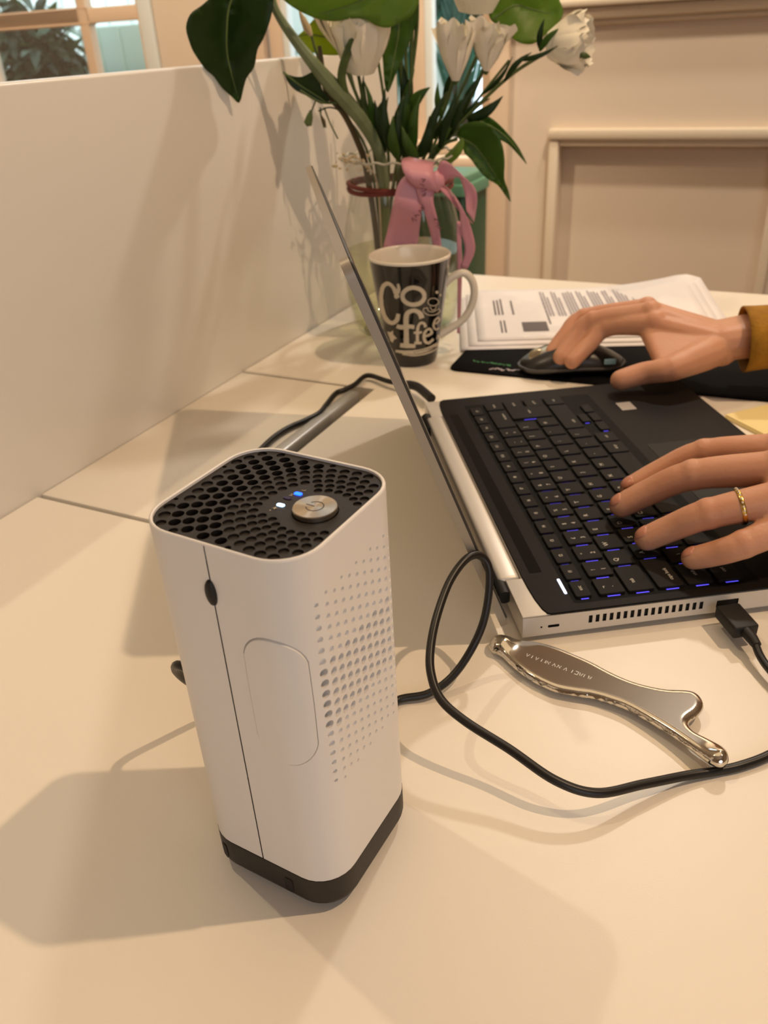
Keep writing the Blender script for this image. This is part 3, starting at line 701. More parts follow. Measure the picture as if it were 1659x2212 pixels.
pa = np.array([(p[0], p[1]) for p in P2]); de = edist(pa)
hc = np.array(at(1086, 1396, .004))[:2]-np.array(GS)[:2]; tcx = np.array(at(1552, 1652, .004))[:2]-np.array(GS)[:2]
bulge = 1+.9*np.exp(-(np.linalg.norm(pa-hc, axis=1)/.006)**2)+.6*np.exp(-(np.linalg.norm(pa-tcx, axis=1)/.005)**2)
hh = .0027*bulge*np.sqrt(np.clip(1-(1-np.clip(de/.0034, 0, 1))**2, 0, 1))
tail = np.clip(np.linalg.norm(pa-hc, axis=1)/np.linalg.norm(tcx-hc), 0, 1); lift = .0044+.0046*tail**3
V = [(p[0], p[1], l+h) for p, h, l in zip(pa, hh, lift)] + [(p[0], p[1], l-h) for p, h, l in zip(pa, hh, lift)]
n = len(pa); F = [f for f in F2] + [tuple(n+i for i in f[::-1]) for f in F2]
bm = bmesh.new(); me = bpy.data.meshes.new('t'); me.from_pydata(V, [], F); bm.from_mesh(me); bmesh.ops.remove_doubles(bm, verts=bm.verts[:], dist=1e-6); bmesh.ops.recalc_face_normals(bm, faces=bm.faces[:])
gs = thing('massage_tool', 'polished chrome fish-shaped massage tool with its tail on the cable', 'massage tool', tuple(GS))
gbody = obj('body', bm, 'chrome', gs, smooth=2)
a = np.array(at(1140, 1416, .007)); b_ = np.array(at(1281, 1468, .007)); di = (b_-a); Ln = np.linalg.norm(di[:2]); di /= Ln; nn = np.array([-di[1], di[0], 0])
eng = []
for i, (t, kind) in enumerate([(0, 'v'), (.07, 'l'), (.145, 'v'), (.22, 'l'), (.28, 'l'), (.32, 'n'), (.42, 'h'), (.49, 'n'), (.59, 'a'), (.69, 'l'), (.755, 'j'), (.82, 'w'), (.87, 'l'), (.95, 'w')]):
    o2 = di*Ln*t; u = .0011
    sh_ = {'v': [(-u, u), (0, -u), (u, u)], 'l': [(0, -u), (0, u)], 'n': [(-u, -u), (-u, u), (u, -u), (u, u)], 'h': [(-u, -u), (-u*.5, u), (u, -u)], 'a': [(-u, -u), (0, u), (u, -u)], 'j': [(-u, u), (u, u), (u, -u), (-u, -u)], 'w': [(-u, u), (-u*.5, -u), (0, u*.5), (u*.5, -u), (u, u)]}[kind]
    s_ = stroke2(sh_, .00032, 1)
    ev = []
    for v in s_[0]:
        q = a+o2+di*v[0]*.8+nn*v[1]*1.1; i_ = np.argmin(((pa+np.array(GS)[:2]-q[:2])**2).sum(1)); q[2] = GS.z+lift[i_]+hh[i_]+.00012; ev.append(tuple(q))
    eng.append((ev, s_[1]))
obj('engraved_lettering', join(*eng)[:2], 'steel_edge', gbody, world=True, smooth=0)

# ------------------------------------------------------------------ mug
MC = Vector((.0425, .880, 0)); MHT, MR0, MR1 = .1175, .0268, .0440
MG = thing('coffee_mug', 'tall tapered black coffee mug with cream lettering and handle', 'mug', tuple(MC))
def mr(z): return MR0+(MR1-MR0)*z/MHT
obj('body', lathe([(MR0-.004, 0), (MR0-.001, .0006), (MR0, .003)] + [(mr(z), z) for z in np.linspace(.006, MHT-.004, 8)] + [(mr(MHT)-.0002, MHT-.0030)], 56, None, (1, 0)), 'mug', MG)
obj('inside', lathe([(mr(MHT)-.0002, MHT-.0030), (mr(MHT)-.0004, MHT-.0008), (mr(MHT)-.0014, MHT), (mr(MHT)-.0028, MHT-.0012), (mr(MHT)-.0034, MHT-.004)] + [(mr(z)-.0035, z) for z in np.linspace(MHT-.012, .008, 6)] + [(.004, .0065)], 56, None, (0, 1)), 'mug_white', MG)
ha = 17
hpx = [(962, 622, 0), (975, 600, 0), (1003, 590, 0), (1022, 612, 0), (1022, 650, 0), (1000, 690, 0), (960, 724, 0)]
hP = [tuple(deep(x, y, .885)) for x, y, _ in hpx]; hP[0] = tuple(Vector(hP[0])+Vector((-.004, 0, 0))); hP[-1] = tuple(Vector(hP[-1])+Vector((-.006, 0, 0)))
tv = tube(smoothpath(hP, 7), .0042, 12)
obj('handle', tv, 'mug_white', MG, world=True)
def mugpt(x, y, off=.0006):
    d = ray((x, y)); best = None
    for t in np.linspace(.8, 1.15, 400):
        p = C0+d*t; r = math.hypot(p[0]-MC.x, p[1]-MC.y)
        if 0 < p[2] < MHT and r < mr(p[2]):
            best = p; break
    if best is None:
        ts = np.linspace(.8, 1.15, 400); pp = C0+d*ts[:, None]; best = pp[np.argmin(np.hypot(pp[:, 0]-MC.x, pp[:, 1]-MC.y))]
    z = min(max(best[2], .004), MHT-.004); th = math.atan2(best[1]-MC.y, best[0]-MC.x); r = mr(z)+off
    return (MC.x+r*math.cos(th), MC.y+r*math.sin(th), z)
k = 7.9
def mstroke(pts, wd, n=8): 
    vf = stroke2([(890+(790+x/k-890)*.94, 590+y/k) for x, y in pts], [w_/k for w_ in wd] if hasattr(wd, '__len__') else wd/k, n)
    return [mugpt(v[0], v[1]) for v in vf[0]], vf[1]
def mdot(x, y, r, n=10): return [mugpt(790+(x+a)/k, 590+(y+b)/k) for a, b in circ(0, 0, r, n)], [tuple(range(n))]
def ell(cx, cy, rx, ry, n=20, a0=0, a1=360): return [(cx+rx*math.cos(t), cy+ry*math.sin(t)) for t in np.radians(np.linspace(a0, a1, n))]
L_ = [mstroke([(535, 420), (505, 330), (455, 240), (400, 190), (345, 175), (285, 215), (252, 300), (240, 420), (252, 560), (290, 700), (350, 800), (420, 845), (480, 835), (530, 780), (548, 690)], [70, 80, 60, 60, 70, 72, 72, 72, 72, 72, 74, 70, 70, 75, 60]),
      mdot(528, 395, 38), mstroke([(540, 180), (555, 260), (540, 340)], [40, 55, 60]),
      mstroke(ell(815, 390, 195, 145, 28), 72, 2),
      mstroke([(965, 770), (935, 690), (860, 640), (780, 640), (710, 680), (685, 760), (685, 900), (690, 1050), (690, 1230)], [90, 85, 70, 70, 78, 84, 84, 84, 90]),
      mstroke([(520, 900), (600, 920), (700, 905), (830, 915)], [70, 80, 70, 66]), mstroke([(580, 1225), (700, 1235), (850, 1240)], [70, 80, 60]),
      mstroke([(1030, 920), (1005, 860), (950, 845), (905, 890), (890, 960), (885, 1060), (885, 1190)], [52, 48, 40, 44, 48, 50, 54]), mstroke([(820, 1010), (890, 1015), (965, 1000)], [40, 44, 40]), mstroke([(830, 1185), (890, 1190), (960, 1185)], [40, 44, 40]),
      mstroke([(1000, 1075), (1070, 1060), (1135, 1020), (1120, 960), (1070, 955), (1015, 1010), (1000, 1090), (1025, 1165), (1080, 1190), (1140, 1150), (1170, 1120)], [34, 40, 44, 42, 38, 46, 50, 50, 44, 44, 40]),
      mstroke([(1180, 860), (1230, 850), (1275, 800), (1265, 765), (1230, 770), (1190, 820), (1170, 890), (1190, 945), (1235, 955), (1275, 930)], [22, 26, 30, 28, 28, 34, 36, 34, 30, 26]),
      mstroke([(500, 1325), (700, 1345), (900, 1335), (1080, 1290), (1250, 1200)], [40, 62, 70, 66, 50]), mstroke([(620, 1380), (800, 1398), (960, 1385), (1120, 1340), (1230, 1285)], [20, 26, 26, 24, 18]),
      mstroke(ell(1165, 490, 95, 65, 18), 14, 2), mstroke(ell(1165, 530, 60, 100, 14, 20, 160), 14, 2), mstroke([(1000, 590), (990, 640), (1050, 700), (1150, 715), (1240, 690), (1290, 640), (1250, 600)], 14), mstroke([(1000, 600), (1060, 590), (1080, 640), (1160, 660), (1240, 620)], 14),
      mdot(1205, 325, 26), mdot(1262, 372, 20), mdot(1228, 1075, 28), mdot(1205, 1110, 14)]
sp_ = [(375, 995), (430, 1005), (475, 975), (480, 1040), (540, 1110), (490, 1130), (470, 1185), (430, 1150), (415, 1100), (395, 1050)]
L_.append(([mugpt(790+x/k, 590+y/k) for x, y in sp_], [tuple(range(len(sp_)))]))
tagp(obj('lettering', join(*L_)[:2], 'mug_print', MG, world=True, smooth=0), 'cream hand-drawn lettering reading COffee')
tk = [mstroke([(820+i*42, 1345-i*9), (845+i*42, 1338-i*9)], 14, 1) for i in range(9)]
vf = join(*tk); vf = ([tuple(Vector(v)+(Vector((Vector(v).x-MC.x, Vector(v).y-MC.y, 0)).normalized()*.0003)) for v in vf[0]], vf[1])
obj('small_print', vf, 'mug', MG, world=True, smooth=0)

# ------------------------------------------------------------------ vase with water
VC = Vector((.040, 1.0, 0))
VS = thing('glass_vase', 'clear glass jar vase with fluted neck and red-brown cord', 'vase', tuple(VC))
po = [(.052, 0), (.058, .003), (.064, .012), (.070, .045), (.0715, .085), (.067, .125), (.060, .150), (.0565, .163), (.0565, .176), (.060, .190), (.066, .198)]
pi_ = [(.0635, .1985), (.0575, .190), (.054, .176), (.054, .163), (.0575, .149), (.0645, .124), (.069, .085), (.0675, .045), (.061, .014), (.04, .0095)]
wob = lambda i, t: (.022*math.cos(22*t) if 6 <= i <= 14 else 0)
gl = obj('glass', lathe(po+[(.0675, .1995)], 132, wob, (1, 0)), 'glass', VS, smooth=2)
obj('rim', tube([((.0672+.0012*math.cos(22*t))*math.cos(t), (.0672+.0012*math.cos(22*t))*math.sin(t), .1995+.0012*math.cos(22*t)) for t in np.linspace(0, 2*PI, 133)], .0013, 6), 'rim_glass', VS, smooth=2)
obj('water', lathe([(.05, .004), (.0615, .0125), (.0680, .045), (.0703, .090), (.0690, .0955)], 48), 'water', VS)
cv = [(.0595*math.cos(t), .0595*math.sin(t), .167+.0012*math.sin(3*t)) for t in np.linspace(0, 2*PI, 60)]
cv2 = [(.0598*math.cos(t), .0598*math.sin(t), .1715+.0012*math.cos(2*t)) for t in np.linspace(0, 2*PI, 60)]
obj('cord', join(tube(cv, .0026, 8), tube(cv2, .0026, 8))[:2], 'band', VS)

# ribbon bow
RB_ = thing('ribbon_bow', 'pink printed satin ribbon tied in a bow around the vase neck', 'ribbon', tuple(VC+Vector((.03, -.07, 0))))
def ribbon(pts, wid, name='ribbon_tail', n=6):       # pts: (px, py, depth), wid: px half vectors (dx, dy)
    P = smoothpath([tuple(deep(*p)) for p in pts], n); W = smoothpath([tuple((deep(p[0]+w_[0], p[1]+w_[1], p[2]+(w_[2] if len(w_) > 2 else 0))-deep(*p))) for p, w_ in zip(pts, wid)], n)
    V, F = [], []
    for p, w_ in zip(P, W):
        for s in (-1, -.5, 0, .5, 1): V.append(p+w_*s)
    m = len(P)
    for i in range(m-1):
        for s in range(4): F.append((5*i+s, 5*i+s+1, 5*i+s+6, 5*i+s+5))
    o = obj(name, (V, F), 'ribbon', RB_, world=True, smooth=2)
    md = o.modifiers.new('thick', 'SOLIDIFY'); md.thickness = .0006; md.offset = 0
    return o
YV = .918
ra = ribbon([(915, 372, YV), (890, 405, YV-.006), (880, 450, YV-.008), (872, 500, YV+.006), (862, 548, YV+.0085)], [(24, 8), (28, 10), (30, 12), (32, 14), (34, 14)])
rb = ribbon([(925, 385, YV-.002), (918, 420, YV-.010), (932, 470, YV-.006), (942, 515, YV+.006), (946, 550, YV+.0085)], [(22, 6), (18, 8), (13, 3), (10, 1), (9, 1)])
ribbon([(912, 345, YV+.014), (902, 352, YV-.004), (906, 380, YV-.016), (922, 408, YV-.012), (935, 400, YV-.002)], [(28, 6), (34, 6), (32, 4), (22, 3), (14, 2)], 'ribbon_loop')
ribbon([(945, 395, YV-.002), (965, 365, YV-.010), (1000, 380, YV-.012), (1017, 420, YV-.010), (1016, 468, YV-.004)], [(6, 14), (10, 18), (16, 14), (14, 6), (8, 12, .01)], 'ribbon_loop')
ribbon([(1012, 472, YV-.002), (985, 440, YV+.006), (960, 410, YV+.004), (945, 398, YV)], [(10, 12), (18, 30), (16, 26), (6, 12)], 'ribbon_loop')
rc = ribbon([(950, 398, YV-.004), (975, 415, YV-.014), (998, 455, YV-.016), (1008, 500, YV-.012), (1015, 540, YV-.010), (1002, 580, YV-.008)], [(4, 5), (5, 6), (7, 6), (13, 3), (11, 2), (7, 2)])
ribbon([(992, 478, YV-.010), (992, 530, YV-.010), (993, 590, YV-.006), (992, 660, YV-.004), (990, 720, YV-.002)], [(5, 1), (5, 0), (5, 0), (4, 0), (3, 0)])
knot = bmesh.new(); bmesh.ops.create_icosphere(knot, subdivisions=3, radius=1)
kc = deep(940, 392, YV-.008)
for v in knot.verts: v.co = kc+Vector((v.co.x*.010, v.co.y*.007, v.co.z*.010*(1+.15*math.sin(8*v.co.x))))
obj('knot', knot, 'ribbon', RB_, world=True, smooth=2)
def scribble(pts, n, amp, Y, wd=2.2):
    out = []
    a, b = np.array(pts[0], float), np.array(pts[1], float); t = (b-a)/np.linalg.norm(b-a); q = np.array([-t[1], t[0]])
    for i in range(n):
        c = a+(b-a)*(i+.5)/n; kx = rng.uniform(-1, 1, 5)
        line = [c+t*(j-2)*np.linalg.norm(b-a)/n*.18+q*amp*kx[j] for j in range(5)]
        vf = stroke2([tuple(p) for p in line], wd, 3); out.append(([tuple(deep(v[0], v[1], Y)) for v in vf[0]], vf[1]))
    return join(*out)[:2]
obj('printed_lettering', scribble([(912, 385), (918, 425)], 4, 7, YV-.0215), 'ribbon_ink', RB_, world=True, smooth=0)
obj('printed_lettering', scribble([(890, 478), (918, 445)], 4, 6, YV-.0125), 'ribbon_ink', RB_, world=True, smooth=0)
obj('printed_lettering', scribble([(940, 470), (952, 500)], 3, 4, YV-.0085), 'ribbon_ink', RB_, world=True, smooth=0)

# ------------------------------------------------------------------ flowers and leaves in the vase
def leaf_obj(name, outline, rib, Y, fold, m, parent, tilt=(0, 0), vein=True):
    """leaf from its measured outline at its own distance: real size, thickness, fold along the midrib and a cupped blade"""
    sm = smoothpath([tuple(p)+(0,) for p in outline+outline[:1]], 3)[:-1]; ol = [(p[0], p[1]) for p in sm]
    rp = np.array([(p[0], p[1]) for p in smoothpath([tuple(p)+(0,) for p in rib], 5)])
    A = np.array(ol); lo, hi = A.min(0), A.max(0); st = max((hi-lo).max()/14, 5)
    gx, gy = np.meshgrid(np.arange(lo[0], hi[0], st), np.arange(lo[1], hi[1], st)); gp = np.stack([gx.ravel(), gy.ravel()], 1); gp = gp[inside(ol, gp)]
    P2, F2, _ = plate(ol, [], 0, extra=[tuple(p) for p in gp]+[tuple(p) for p in rp[1:-1]])
    Q = np.array([(p[0], p[1]) for p in P2]); d = np.sqrt(((Q[:, None]-rp)**2).sum(2)).min(1); c = Q.mean(0)
    V = []
    for (x, y), e in zip(Q, d): V.append(deep(x, y, Y-fold*min(e/60, 1.5)+tilt[0]*(x-c[0])/100+tilt[1]*(y-c[1])/100+.0015*math.sin(x*.09)*math.sin(y*.07)))
    o = obj(name, (V, F2), m, parent, world=True, smooth=2)
    md = o.modifiers.new('thick', 'SOLIDIFY'); md.thickness = .0007; md.offset = 0
    if vein:
        rv = [deep(x, y, Y-.0012+tilt[0]*(x-c[0])/100+tilt[1]*(y-c[1])/100+.0015*math.sin(x*.09)*math.sin(y*.07)) for x, y in rp]
        obj('midrib', tube(rv, [.0011, .0004], 6), 'vein', o, world=True)
    return o
def stem_obj(pts, rad, m, parent, name='stem', seg=8): return obj(name, tube(smoothpath([tuple(deep(*p)) for p in pts], 6), rad, seg), m, parent, world=True)
VB = [(820, 640, 1.0), (830, 560, 1.0), (850, 600, 1.01), (870, 640, .99)]
_pm = {}
def petal_mesh(v, full=False):
    key_ = (v, full)
    if key_ not in _pm:
        r = np.random.RandomState(40+v); V, F = [], []; n, m = 8, 10
        for i in range(n+1):
            t = i/n; wd = (.22 if full else .12)+(.50 if full else .58)*math.sin(PI*.5*min(1, t*1.15))**1.1
            for j in range(m+1):
                s = 2*j/m-1; th = s*(1.25-.35*t)
                rad_ = (.20 if full else .08)+(.30 if full else .40)*math.sin(PI*((.12 if full else .03)+.62*t))
                x = wd*math.sin(th)*1.05; y = -rad_*(.35+.65*math.cos(th)) - (.35 if full else .7)*max(0, t-.62)**1.1*(1+.8*math.sin(4*s+v)) + .05*t*t*math.sin(7*s+v*2)
                z = t*(1-.13*s*s*t)+.055*t*t*math.sin(8*s+v*1.7)
                V.append((x, y, z))
        for i in range(n):
            for j in range(m): a = i*(m+1)+j; F.append((a, a+1, a+m+2, a+m+1))
        me = bpy.data.meshes.new('petal'); me.from_pydata(V, [], F); me.materials.append(MT['petal']); me.polygons.foreach_set('use_smooth', [True]*len(F)); _pm[key_] = me
    return _pm[key_]
def blossom(parent, base, axis, length, width, layers=((6, 1.0, 1.0), (5, .72, .95), (4, .45, .9)), name='blossom'):
    base = Vector(base); ax = Vector(axis).normalized(); inv = wm(parent).inverted()
    Rm = ax.to_track_quat('Z', 'Y').to_matrix().to_4x4()
    cal = tube([base-ax*.004, base, base+ax*length*.14], [.002, .004, .0045], 8)
    b = obj(name, cal, 'stem', parent, world=True)
    kk = 0
    for n, wd, ht in layers:
        for i in range(n):
            o = bpy.data.objects.new('petal', petal_mesh(kk % 5, len(layers) > 3)); COL.objects.link(o); o.parent = b; kk += 1
            sc = Matrix.Diagonal((width*.80*wd, width*.98*wd, length*ht*rng.uniform(.92, 1.04), 1))
            o.matrix_local = inv @ Matrix.Translation(base) @ Rm @ Matrix.Rotation(2*PI*(i+.5*(kk % 2)+rng.uniform(-.1, .1))/n, 4, 'Z') @ sc
    return b
def lance(parent, px0, px1, Y, wd, m=None, bow=.1):
    m = m or ('leaf_mid' if int(px1[0]) % 3 == 0 else 'leaf_dark')
    a = deep(*px0, Y); b = deep(*px1, Y-.006); d = b-a; L = d.length
    side = d.cross(Vector((0, -1, .2))).normalized(); up = side.cross(d).normalized()
    V, F = [], []
    for i in range(8):
        t = i/7; w_ = wd*.62*math.sin(PI*(.06+.92*t)**.75)*.5; c = a+d*t+up*(bow*L*math.sin(PI*t))+side*(.10*L*math.sin(PI*.9*t)*(1 if (int(px1[0]) % 2) else -1))
        V += [c-side*w_+up*w_*.25, c, c+side*w_+up*w_*.25]
    for i in range(7): F += [(3*i, 3*i+1, 3*i+4, 3*i+3), (3*i+1, 3*i+2, 3*i+5, 3*i+4)]
    o = obj('leaf', (V, F), m, parent, world=True, smooth=2); md = o.modifiers.new('thick', 'SOLIDIFY'); md.thickness = .0006
def flower(label, stem, rad, bl=None, lances=(), m='stem', name='lisianthus', cat='flower', group=None):
    b = deep(*stem[-1]); t = thing(name, label, cat, tuple(b))
    stem_obj(stem, rad, m, t)
    if bl:
        for px, Y, ax, ln_, wd, ly in bl: blossom(t, deep(*px, Y), ax, ln_, wd, ly)
    for l in lances: lance(t, *l)
    return t
FULL = ((7, 1.0, .95), (6, .82, 1.0), (5, .55, .95), (4, .3, .9)); CUP = ((5, .85, 1.0), (4, .6, .98), (3, .35, .92))
flower('full cream lisianthus at upper left behind the curved stem', [(772, 150, .965), (785, 220, .98), (802, 300, 1.0), (815, 380, 1.0), (828, 560, 1.005)], .0019,
       [((780, 153), .965, (.04, -.30, 1), .058, .050, FULL)], [((800, 290), (783, 175), .985, .012), ((806, 320), (832, 215), .99, .016)])
flower('greenish white lisianthus behind the pale leaf at upper left', [(728, 100, 1.03), (760, 180, 1.02), (805, 300, 1.01), (824, 400, 1.01), (838, 570, 1.01)], .0019,
       [((735, 105), 1.03, (-.1, .1, 1), .050, .050, CUP)], [((818, 330), (790, 160), 1.02, .018), ((830, 330), (842, 210), 1.0, .018)])
flower('tall half-open cream lisianthus left of the central pair', [(982, 165, .985), (960, 235, .99), (925, 320, .995), (900, 390, 1.0), (862, 600, 1.0)], .0020,
       [((984, 174), .985, (.02, -.1, 1), .057, .040, CUP)], [((955, 255), (948, 178), .985, .012), ((935, 300), (985, 185), .98, .013), ((925, 330), (968, 200), .975, .016)])
flower('cup-shaped cream lisianthus right of the central pair', [(1045, 148, 1.0), (1010, 225, 1.0), (955, 310, 1.0), (915, 380, 1.0), (855, 610, .99)], .0020,
       [((1050, 152), 1.0, (.10, -.25, 1), .046, .038, CUP)], [((1000, 245), (1040, 165), .99, .012), ((975, 290), (1030, 190), .985, .014), ((950, 320), (1000, 215), .98, .014)])
f4 = flower('cream lisianthus facing right with a green bud, rightmost flower', [(1205, 100, 1.0), (1165, 122, 1.0), (1100, 165, 1.0), (1020, 240, 1.0), (950, 315, 1.0), (910, 385, 1.0), (865, 620, 1.0)], .0019,
       [((1186, 96), 1.0, (.9, -.45, .02), .044, .046, FULL)], [((1165, 105), (1178, 40), .99, .010), ((1165, 110), (1212, 62), .985, .011), ((1120, 130), (1205, 95), .98, .008), ((1090, 175), (1150, 115), .98, .010), ((1010, 260), (1085, 205), .985, .018)])
stem_obj([(1190, 95, .985), (1222, 108, .975), (1250, 118, .97)], .0009, 'stem', f4, 'bud_stem')
obj('bud', tube([deep(1246, 117, .97), deep(1254, 119, .97), deep(1264, 121, .97), deep(1276, 123, .97)], [.0018, .0042, .0036, .0004], 10), 'stem', f4, world=True)
flower('cream lisianthus at the top edge of the photo, above the central pair', [(1030, 18, 1.03), (1000, 120, 1.03), (935, 270, 1.02), (868, 390, 1.01), (842, 610, 1.01)], .0019,
       [((1028, 24), 1.03, (.05, -.2, 1), .060, .062, FULL)], [((960, 230), (1000, 130), 1.03, .014)])
flower('bare upright green stem left of centre in the vase', [(872, -30, 1.02), (876, 100, 1.02), (878, 250, 1.01), (852, 385, 1.0), (822, 620, 1.0)], [.0016, .0022], None,
       [((868, 290), (845, 100), 1.02, .020), ((880, 330), (900, 150), 1.01, .022), ((862, 340), (880, 200), 1.0, .022), ((885, 240), (930, 190), 1.0, .020, 'leaf_mid')], name='foliage_sprig', cat='greenery')
flower('upright green stem with lance leaves at the centre of the vase', [(898, -30, 1.0), (888, 120, 1.0), (888, 260, 1.0), (862, 390, 1.0), (832, 620, 1.0)], [.0016, .0022], None,
       [((895, 320), (912, 205), .985, .018), ((905, 340), (925, 250), .975, .02), ((880, 345), (862, 235), .975, .02), ((902, 345), (870, 270), .97, .018)], name='foliage_sprig', cat='greenery')
flower('dark green stem with narrow leaves in front of the vase middle', [(815, 120, .985), (830, 220, .985), (838, 320, .99), (838, 400, 1.0), (818, 600, 1.0)], [.0014, .0020], None,
       [((842, 310), (812, 215), .98, .018), ((848, 330), (836, 190), .97, .018), ((860, 345), (852, 250), .965, .018)], name='foliage_sprig', cat='greenery')
flower('slanting green stem with narrow leaves right of the vase middle', [(1100, 130, 1.02), (1040, 205, 1.02), (965, 300, 1.01), (925, 350, 1.0), (868, 600, 1.0)], [.0014, .0020], None,
       [((1040, 205), (1105, 120), 1.02, .008), ((990, 270), (1060, 215), 1.01, .012), ((960, 310), (1010, 240), 1.0, .014), ((945, 330), (990, 260), .99, .012, 'leaf_mid')], name='foliage_sprig', cat='greenery')
t = flower('thick grey-green branch carrying the big dark leaf at far left', [(585, -20, .93), (597, 25, .93), (640, 90, .935), (700, 165, .94), (745, 215, .95), (785, 265, .965), (815, 320, .98), (828, 380, .995), (835, 560, 1.0)], [.0034, .0040, .0055, .0085, .0075, .0065, .006, .006], m='stem_grey', name='ivy_branch', cat='branch')
leaf_obj('leaf', [(592, -25), (590, 10), (583, 45), (568, 85), (556, 108), (549, 145), (533, 168), (526, 190), (517, 222), (500, 208), (480, 190), (462, 165), (443, 148), (420, 115), (410, 92), (402, 60), (412, 30), (436, 12), (470, -15), (530, -40)], [(515, -40), (495, 15), (490, 60), (490, 110), (500, 160), (517, 220)], .90, .02, 'leaf_dark', t, (.01, .004))
stem_obj([(840, 0, .945), (800, 40, .94), (765, 85, .935), (745, 130, .935), (738, 170, .94), (748, 215, .95)], [.0038, .0042, .0044, .0046], 'stem', t, 'side_branch')
stem_obj([(648, 195, .94), (692, 220, .942), (735, 222, .948)], .0012, 'stem', t, 'leaf_stalk')
t2 = flower('brown woody stem with a small curled leaf and hanging buds', [(690, 100, .96), (697, 150, .955), (706, 200, .955), (742, 245, .96), (770, 300, .975), (790, 360, .99), (812, 500, 1.0), (822, 620, 1.0)], [.0022, .0030, .0036, .0034], m='stem_brown', name='woody_branch', cat='branch')
leaf_obj('leaf', [(612, 156), (630, 164), (652, 166), (672, 156), (686, 151), (690, 170), (697, 195), (712, 216), (700, 224), (688, 222), (665, 208), (640, 196), (624, 180)], [(612, 156), (650, 185), (690, 210), (706, 222)], .95, .012, 'leaf_dark', t2)
for a_, b_ in [((682, 218), (668, 262)), ((692, 232), (700, 276)), ((700, 232), (730, 300))]:
    stem_obj([(a_[0], a_[1], .95), ((a_[0]+b_[0])/2-2, (a_[1]+b_[1])/2, .948), (b_[0], b_[1], .945)], .0008, 'stem', t2, 'bud_stem')
obj('bud', tube([deep(672, 238, .947), deep(669, 252, .946), deep(665, 268, .945), deep(662, 272, .945)], [.0012, .0035, .0045, .001], 8), 'stem', t2, world=True)
obj('bud', tube([deep(694, 250, .947), deep(699, 262, .946), deep(704, 276, .945)], [.0008, .0022, .0006], 8), 'stem_brown', t2, world=True)
stem_obj([(688, 240, .95), (712, 232, .952), (740, 240, .955)], .0008, 'stem_brown', t2, 'tendril')
t3 = flower('broad pale green leaf spread across the top of the bouquet', [(900, -60, .97), (900, 60, 1.0), (885, 200, 1.0), (872, 390, 1.01), (842, 620, 1.01)], .0022, name='broad_leaf', cat='leaf')
leaf_obj('leaf_blade', [(604, -10), (622, 8), (655, 28), (690, 42), (725, 46), (760, 40), (790, 42), (812, 55), (838, 60), (860, 50), (890, 32), (908, -10), (900, -60), (760, -80), (640, -50)], [(905, -50), (830, -20), (760, 10), (690, 30)], .925, .010, 'leaf_light', t3, (.0, .01))
t4 = flower('dark green leaf hanging beside the full cream flower', [(845, -40, .99), (858, 40, 1.0), (868, 200, 1.01), (860, 390, 1.01), (846, 600, 1.01)], .002, name='broad_leaf', cat='leaf')
leaf_obj('leaf_blade', [(815, -30), (890, -40), (905, 10), (893, 70), (872, 120), (853, 165), (838, 200), (830, 175), (826, 120), (815, 70)], [(860, -40), (862, 60), (848, 140), (838, 198)], 1.0, .014, 'leaf_mid', t4)
t5 = flower('bright green rounded leaf at top right behind the rightmost flower', [(1080, 45, 1.03), (1045, 90, 1.03), (985, 220, 1.02), (925, 350, 1.01), (872, 610, 1.0)], .0018, name='broad_leaf', cat='leaf')
leaf_obj('leaf_blade', [(1052, 20), (1070, -5), (1105, -30), (1180, -45), (1203, -10), (1217, 28), (1198, 58), (1172, 80), (1150, 95), (1122, 92), (1098, 75), (1078, 55), (1062, 45)], [(1068, 40), (1110, 12), (1150, 20), (1190, 30)], 1.03, .012, 'leaf_light', t5)
t6 = flower('large pointed leaf drooping over the vase rim at right', [(988, 300, .985), (960, 312, .99), (930, 350, 1.0), (905, 400, 1.0), (872, 600, 1.0)], .0018, name='broad_leaf', cat='leaf')
leaf_obj('leaf_blade', [(985, 292), (1000, 272), (1028, 262), (1058, 272), (1082, 305), (1090, 345), (1089, 385), (1098, 412), (1103, 436), (1090, 420), (1075, 400), (1050, 384), (1030, 362), (1018, 345), (1003, 330), (998, 310)], [(988, 295), (1025, 315), (1062, 365), (1102, 432)], .98, .014, 'leaf_mid', t6, (-.012, .0))
t7 = flower('narrow leaf with its tip beyond the drooping leaf at right', [(1030, 258, .995), (990, 280, 1.0), (940, 335, 1.0), (908, 395, 1.005), (868, 620, 1.0)], .0016, name='narrow_leaf', cat='leaf')
leaf_obj('leaf_blade', [(1026, 258), (1050, 250), (1075, 266), (1098, 290), (1118, 315), (1138, 354), (1120, 335), (1098, 312), (1076, 300), (1050, 284)], [(1028, 258), (1070, 278), (1105, 308), (1136, 350)], .992, .010, 'leaf_mid', t7)
t8 = flower('small light green leaf just above the pink bow', [(945, 350, .965), (925, 365, .975), (900, 420, .99), (872, 620, 1.0)], .0014, name='small_leaf', cat='leaf')
leaf_obj('leaf_blade', [(943, 357), (960, 338), (980, 318), (998, 298), (1003, 312), (994, 335), (975, 352), (955, 360)], [(945, 356), (975, 330), (998, 302)], .962, .008, 'leaf_light', t8)
t9 = flower('lime yellow leaf glowing against the window, upper left', [(745, 95, 1.04), (765, 190, 1.03), (812, 330, 1.02), (830, 410, 1.01), (838, 600, 1.01)], .0016, name='small_leaf', cat='leaf')
leaf_obj('leaf_blade', [(642, 78), (660, 62), (690, 30), (712, 28), (722, 48), (745, 80), (768, 108), (742, 118), (700, 119), (672, 112), (650, 98)], [(765, 110), (720, 85), (670, 75), (645, 78)], 1.045, .008, 'leaf_lime', t9)
